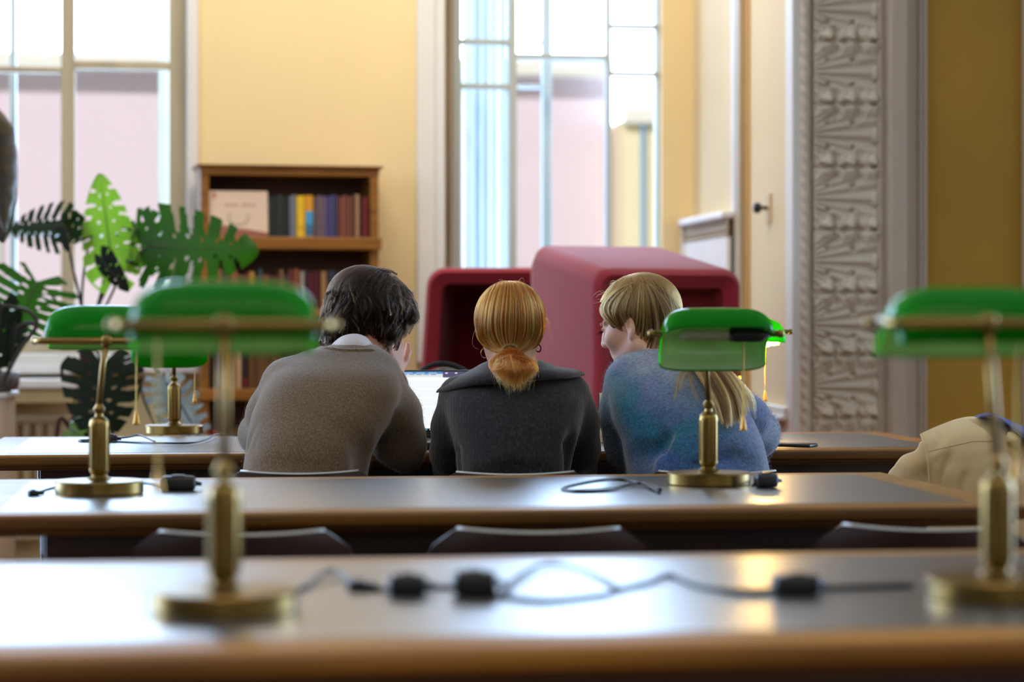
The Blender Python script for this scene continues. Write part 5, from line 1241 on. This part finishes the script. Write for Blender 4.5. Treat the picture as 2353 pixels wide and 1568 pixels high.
f.loft([(804,1456,1545,6.20,.06),(811,1442,1566,6.195,.07),(820,1427,1596,6.19,.08),(834,1414,1632,6.175,.095),(852,1404,1660,6.15,.115),(880,1398,1690,6.12,.13),(920,1398,1712,6.08,.14),(965,1408,1732,6.05,.145),(1010,1428,1748,6.02,.15),(1064,1440,1764,6.0,.152),(1095,1444,1772,6.0,.155),(1190,1448,1776,6.0,.16),(1262,1462,1764,6.0,.15)], .02, ex=2.25)
f.chain([W(1450,880,6.14), W(1443,955,6.14), W(1457,1020,6.17), elL+A3([.006,-.03,-.03])], [.056,.064,.068,.056], .035); f.chain([elL, W(1458,980,6.56), W(1476,976,6.70)], [.055,.048,.04], .03)
f.chain([W(1660,902,6.13), W(1711,962,6.22), W(1742,1005,6.34), elR], [.058,.054,.050,.046], .03); f.chain([elR, W(1690,978,6.64), W(1640,976,6.73)], [.046,.044,.036], .03)
f.chain([W(1446,1046,5.925), W(1478,1040,5.90), W(1520,1036,5.90)], [.016,.020,.010], .03, sub=True)
f.chain([W(1530,1030,5.89), W(1534,1005,5.90), W(1520,960,5.92)], [.005,.007,.003], .03, sub=True); f.chain([W(1484,1050,5.90), W(1486,1085,5.89)], [.012,.010], .03, sub=True)
f.chain([W(1735,930,6.08), W(1738,965,6.11), W(1752,1015,6.17)], [.006,.009,.006], .02, sub=True)
f.chain([W(1600,1070,5.86), W(1680,1050,5.86), W(1750,1062,5.88)], [.004,.008,.004], .04, sub=True)
f.noise(.003, 22, 25)
bl_m = wool('blue_mohair', [(.28,(150,150,160)),(.5,(208,208,212)),(.72,(255,255,255))], 135, .6, attr='wool_tint', sheen=.8)
bs = f.build('sweater', bl_m, bw); bs['label'] = 'fluffy blue, grey and teal patterned sweater'
me = bs.data; nv = len(me.vertices); P = np.empty(nv*3, np.float32); me.vertices.foreach_get('co', P); P = P.reshape(-1,3)
pxs = P[:,0]/P[:,1]*F+1176.5; pys = U+(HC-P[:,2])/P[:,1]*F      # dye pattern laid out in the garment's own proportions
key = [((1470,825),(150,160,172)),((1420,850),(120,136,168)),((1560,850),(140,154,166)),((1500,890),(116,130,164)),((1400,905),(44,118,132)),((1420,940),(22,104,120)),((1480,985),(26,100,124)),((1480,925),(86,112,150)),((1580,910),(104,126,152)),((1545,965),(78,106,140)),
       ((1560,1005),(36,104,122)),((1640,1010),(48,100,126)),((1420,1000),(44,84,122)),((1440,1060),(74,92,120)),((1530,1070),(66,96,150)),((1640,1065),(74,104,160)),((1600,1030),(60,94,140)),((1720,1040),(84,110,146)),((1690,930),(92,116,136)),((1740,960),(96,116,156)),((1775,1000),(128,146,164)),((1760,1075),(104,124,150)),((1440,905),(40,116,130)),((1450,960),(24,102,122)),((1405,965),(30,96,120)),((1590,1005),(34,110,128)),((1500,1010),(36,100,124)),((1420,880),(70,126,146)),((1650,880),(120,140,152)),((1500,1090),(88,104,128))]
K = np.array([k[0] for k in key], float); Cc = np.array([lin(k[1]) for k in key])
gq = np.random.default_rng(4); wob = 12*np.sin(pxs*.05+pys*.03)+9*np.sin(pys*.07-pxs*.02+1)
d2 = ((pxs+wob)[:,None]-K[:,0])**2+((pys+wob*.7)[:,None]-K[:,1])**2; w = 1/(d2+140)**2.0; col = (w@Cc)/w.sum(1)[:,None]
ca = me.color_attributes.new('wool_tint', 'FLOAT_COLOR', 'POINT'); ca.data.foreach_set('color', np.concatenate([col*1.25, np.ones((nv,1))], 1).astype(np.float32).ravel())
fuzz('wool_fuzz', bs, 24000, .0072, .00022, mat('fuzz_blue', (136,156,178), .9), bw, 7, .7)
hb_m = [hair_mat('hair_fair_%d' % i, c, .3, .3) for i, c in enumerate(((78,52,22),(122,85,38),(172,128,66)))]; capb = mat('hair_fair_base', (118,82,40), .9, spec=.08, rgb2=(82,54,24), vscale=(120,120,10))
f = Field(hb-.17, hb+.17, .005); f.ell(hb+Mb@A3([0,-.014,.03]), (.083,.104,.090), Mb, .02); f.cap(W(1492,775,6.23), W(1510,812,6.20), .062, .050, .04); f.ell(hb+Mb@A3([0,.112,-.030]), (.10,.082,.092), Mb, .015, sub=True)
f.ell(hb+Mb@A3([-.078,.012,-.035]), (.030,.045,.05), Mb, .012, sub=True); f.ell(W(1430,812,6.16), (.030,.05,.04), None, .01, sub=True)
capf = f.build('hair', capb, bw); capf['label'] = 'long fair hair falling over the right shoulder'; bpy.context.view_layer.update()
GB = [[(1458,654),(1418,668),(1390,692),(1381,712),(1397,736),(1434,760)],[(1461,654),(1428,674),(1405,700),(1405,722),(1420,742),(1438,760)],[(1465,654),(1440,680),(1426,715),(1428,745),(1440,764),(1446,790),(1449,815)],[(1468,654),(1455,690),(1449,730),(1450,770),(1453,814)],[(1475,654),(1475,700),(1474,750),(1468,800),(1466,815)],[(1485,656),(1500,700),(1506,750),(1500,800),(1492,816)],[(1495,658),(1525,700),(1538,745),(1540,790),(1525,818)],[(1500,661),(1536,690),(1550,730),(1556,780),(1560,818)],[(1503,662),(1546,690),(1563,730),(1568,780),(1570,818)]]
S1 = guided(capf, GB, 7400, 16, .0012, (0,.003), 1.1, .8, 51, .003, ends=(.05,.0), clumps=8)
GL = [[(1540,790),(1575,835),(1600,880),(1632,935),(1650,985)],[(1550,790),(1595,835),(1632,880),(1660,935),(1672,994)],[(1560,790),(1615,835),(1655,880),(1684,930),(1698,985)],[(1570,790),(1632,835),(1676,880),(1702,925),(1712,958)]]
S2 = guided(bs, GL, 2400, 16, .006, (.006,.004), 2.0, 2.0, 52, .006, ends=(0,.22))
GW = [[(1550,800),(1568,845),(1556,885),(1548,925)],[(1556,805),(1574,850),(1566,880),(1562,905)],[(1580,850),(1590,900),(1604,925)],[(1690,880),(1712,905),(1722,930),(1730,960)],[(1660,850),(1700,888),(1722,915),(1726,945)]]
S3 = guided(bs, GW, 170, 16, .007, (0,0), 3.0, 2.5, 53, .003, mono=True)
S4 = guided(capf, [[(1430,664),(1410,650),(1402,655)],[(1400,680),(1380,672),(1370,680)],[(1380,705),(1362,700),(1358,715)],[(1376,722),(1368,735),(1376,742)],[(1440,657),(1430,642),(1440,636)],[(1520,676),(1540,680),(1550,690)],[(1392,690),(1372,690),(1362,692)]], 60, 16, .002, (0,0), 4, 3, 54, .001, mono=True)
far = rand_side(hb+Mb@A3([0,-.014,.03]), (.085,.106,.092), Mb, 2000, 16, 9)
tress('hair_strands', [S1, S2, mid_tone(far)], .00038, hb_m, capf); tress('flyaway_strands', [S3, S4], .00022, hb_m, capf)
eye = hb+Mb@A3([-.030,.090,.004])
lash = np.array([[eye+Mb@A3([x, .0, .004]), eye+Mb@A3([x*1.15, .008, .001]), eye+Mb@A3([x*1.2, .012, -.002])] for x in np.linspace(-.011,.011,16)]); strands('eyelashes', lash, .00022, capd, bw)
bro = np.array([[hb+Mb@A3([-.016-t*.03, .0955-t*t*.022+g.normal()*.0004, .026+g.normal()*.0015]), hb+Mb@A3([-.022-t*.03, .0955-(t+.1)**2*.022, .028])] for t in np.linspace(0,1,60)]); strands('eyebrow', bro, .0004, MATS['hair_fair_0'], bw)
tag(bw, 'person with long fair hair in a fluffy blue sweater, face turned to the left', 'person'); rebase(bw, (pel[0], pel[1], 0))
coat.data.transform(Matrix.Translation((-1.15,-6.0,-.3))); coat.location = (1.15,6.0,.3)
for c in coat.children: c.location = (-1.15,-6.0,-.3)
# ================================================================== light and camera
w = bpy.data.worlds.new('World'); scene.world = w; w.use_nodes = True; nt = w.node_tree; nt.nodes.clear()
out = nt.nodes.new('ShaderNodeOutputWorld'); bg = nt.nodes.new('ShaderNodeBackground'); tc = nt.nodes.new('ShaderNodeTexCoord'); sx = nt.nodes.new('ShaderNodeSeparateXYZ')
nt.links.new(tc.outputs['Generated'], sx.inputs[0])
mr = nt.nodes.new('ShaderNodeMapRange'); mr.inputs['From Min'].default_value = .12; mr.inputs['From Max'].default_value = .5; nt.links.new(sx.outputs['Y'], mr.inputs['Value'])
rp = nt.nodes.new('ShaderNodeValToRGB'); e = rp.color_ramp.elements
e[0].position = 0; e[0].color = (.2,.2,.2,1); e[1].position = 1; e[1].color = (7.8,11.2,16.5,1)

# stand-in for the unseen hall: dim glow plus noise patches added for reflections
nz = nt.nodes.new('ShaderNodeTexNoise'); nz.inputs['Scale'].default_value = 3.2; nz.inputs['Detail'].default_value = 1; nt.links.new(tc.outputs['Generated'], nz.inputs['Vector'])
r2 = nt.nodes.new('ShaderNodeValToRGB'); f2 = r2.color_ramp.elements; f2[0].position = .50; f2[0].color = (.10,.085,.065,1); f2[1].position = .60; f2[1].color = (.92,.90,.86,1)
nt.links.new(nz.outputs['Fac'], r2.inputs[0])
mu = nt.nodes.new('ShaderNodeMapRange'); mu.inputs['From Min'].default_value = -.15; mu.inputs['From Max'].default_value = .25; mu.inputs['To Min'].default_value = .25; mu.inputs['To Max'].default_value = 1.0; nt.links.new(sx.outputs['Z'], mu.inputs['Value'])
vm = nt.nodes.new('ShaderNodeVectorMath'); vm.operation = 'SCALE'; nt.links.new(r2.outputs[0], vm.inputs[0]); nt.links.new(mu.outputs[0], vm.inputs['Scale'])
mix = nt.nodes.new('ShaderNodeMix'); mix.data_type = 'RGBA'; nt.links.new(mr.outputs[0], mix.inputs[0]); nt.links.new(vm.outputs[0], mix.inputs[6]); mix.inputs[7].default_value = (7.8,11.2,16.5,1)
nt.links.new(mix.outputs[2], bg.inputs['Color']); bg.inputs['Strength'].default_value = 1.0; nt.links.new(bg.outputs[0], out.inputs['Surface'])
def area(name, loc, target, sx_, sy_, power, rgb, spread=180):
    l = bpy.data.lights.new(name, 'AREA'); l.shape = 'RECTANGLE'; l.size = sx_; l.size_y = sy_; l.energy = power; l.color = lin(rgb); l.spread = R(spread)
    o = bpy.data.objects.new(name, l); COL.objects.link(o); o.location = loc; o.rotation_euler = (Vector(target)-Vector(loc)).to_track_quat('-Z', 'Y').to_euler(); return o
sun = bpy.data.lights.new('sun', 'SUN'); sun.energy = 2.7; sun.color = (1,.96,.9); sun.angle = R(2); so_ = bpy.data.objects.new('sun', sun); COL.objects.link(so_); so_.rotation_euler = Vector((.25,.75,-.62)).to_track_quat('-Z', 'Y').to_euler()
area('left_side_fill', (-4.6, 5.2, 2.6), (0, 6.2, .9), 3.5, 2.8, 110, (226,236,255))  # added soft light from the open left side, standing in for unseen windows
area('bay_wall_fill', (-.6, 9.6, 4.3), (-.25, 11.3, 1.5), 2.6, .8, 62, (255,244,226), 150)  # added out of view to brighten the back wall of the bay
area('overhead_fill', (.3, 2.5, 4.4), (.3, 5.5, .8), 3, 2, 40, (255,226,186))  # added weak warm fill overhead, not a known fitting
cam = bpy.data.cameras.new('camera'); co = bpy.data.objects.new('camera', cam); COL.objects.link(co)
co.location = (0,0,HC); co.rotation_euler = (PI/2,0,0); cam.sensor_width = 36; cam.sensor_fit = 'HORIZONTAL'; cam.lens = F/2353*36
cam.shift_x = 0; cam.shift_y = -(784-U)/2353; cam.clip_start = .05; cam.clip_end = 200
cam.dof.use_dof = True; cam.dof.focus_distance = 6.2; cam.dof.aperture_fstop = 2.45; cam.dof.aperture_blades = 9
scene.camera = co
scene.view_settings.view_transform = 'Standard'; scene.view_settings.look = 'None'; scene.view_settings.exposure = 0; scene.view_settings.gamma = 1
cy = scene.cycles; cy.use_denoising = True; cy.use_adaptive_sampling = True; cy.adaptive_threshold = .02; cy.max_bounces = 8; cy.diffuse_bounces = 4; cy.glossy_bounces = 3; cy.transmission_bounces = 6; cy.transparent_max_bounces = 12; cy.sample_clamp_indirect = 8; cy.caustics_reflective = False; cy.caustics_refractive = False
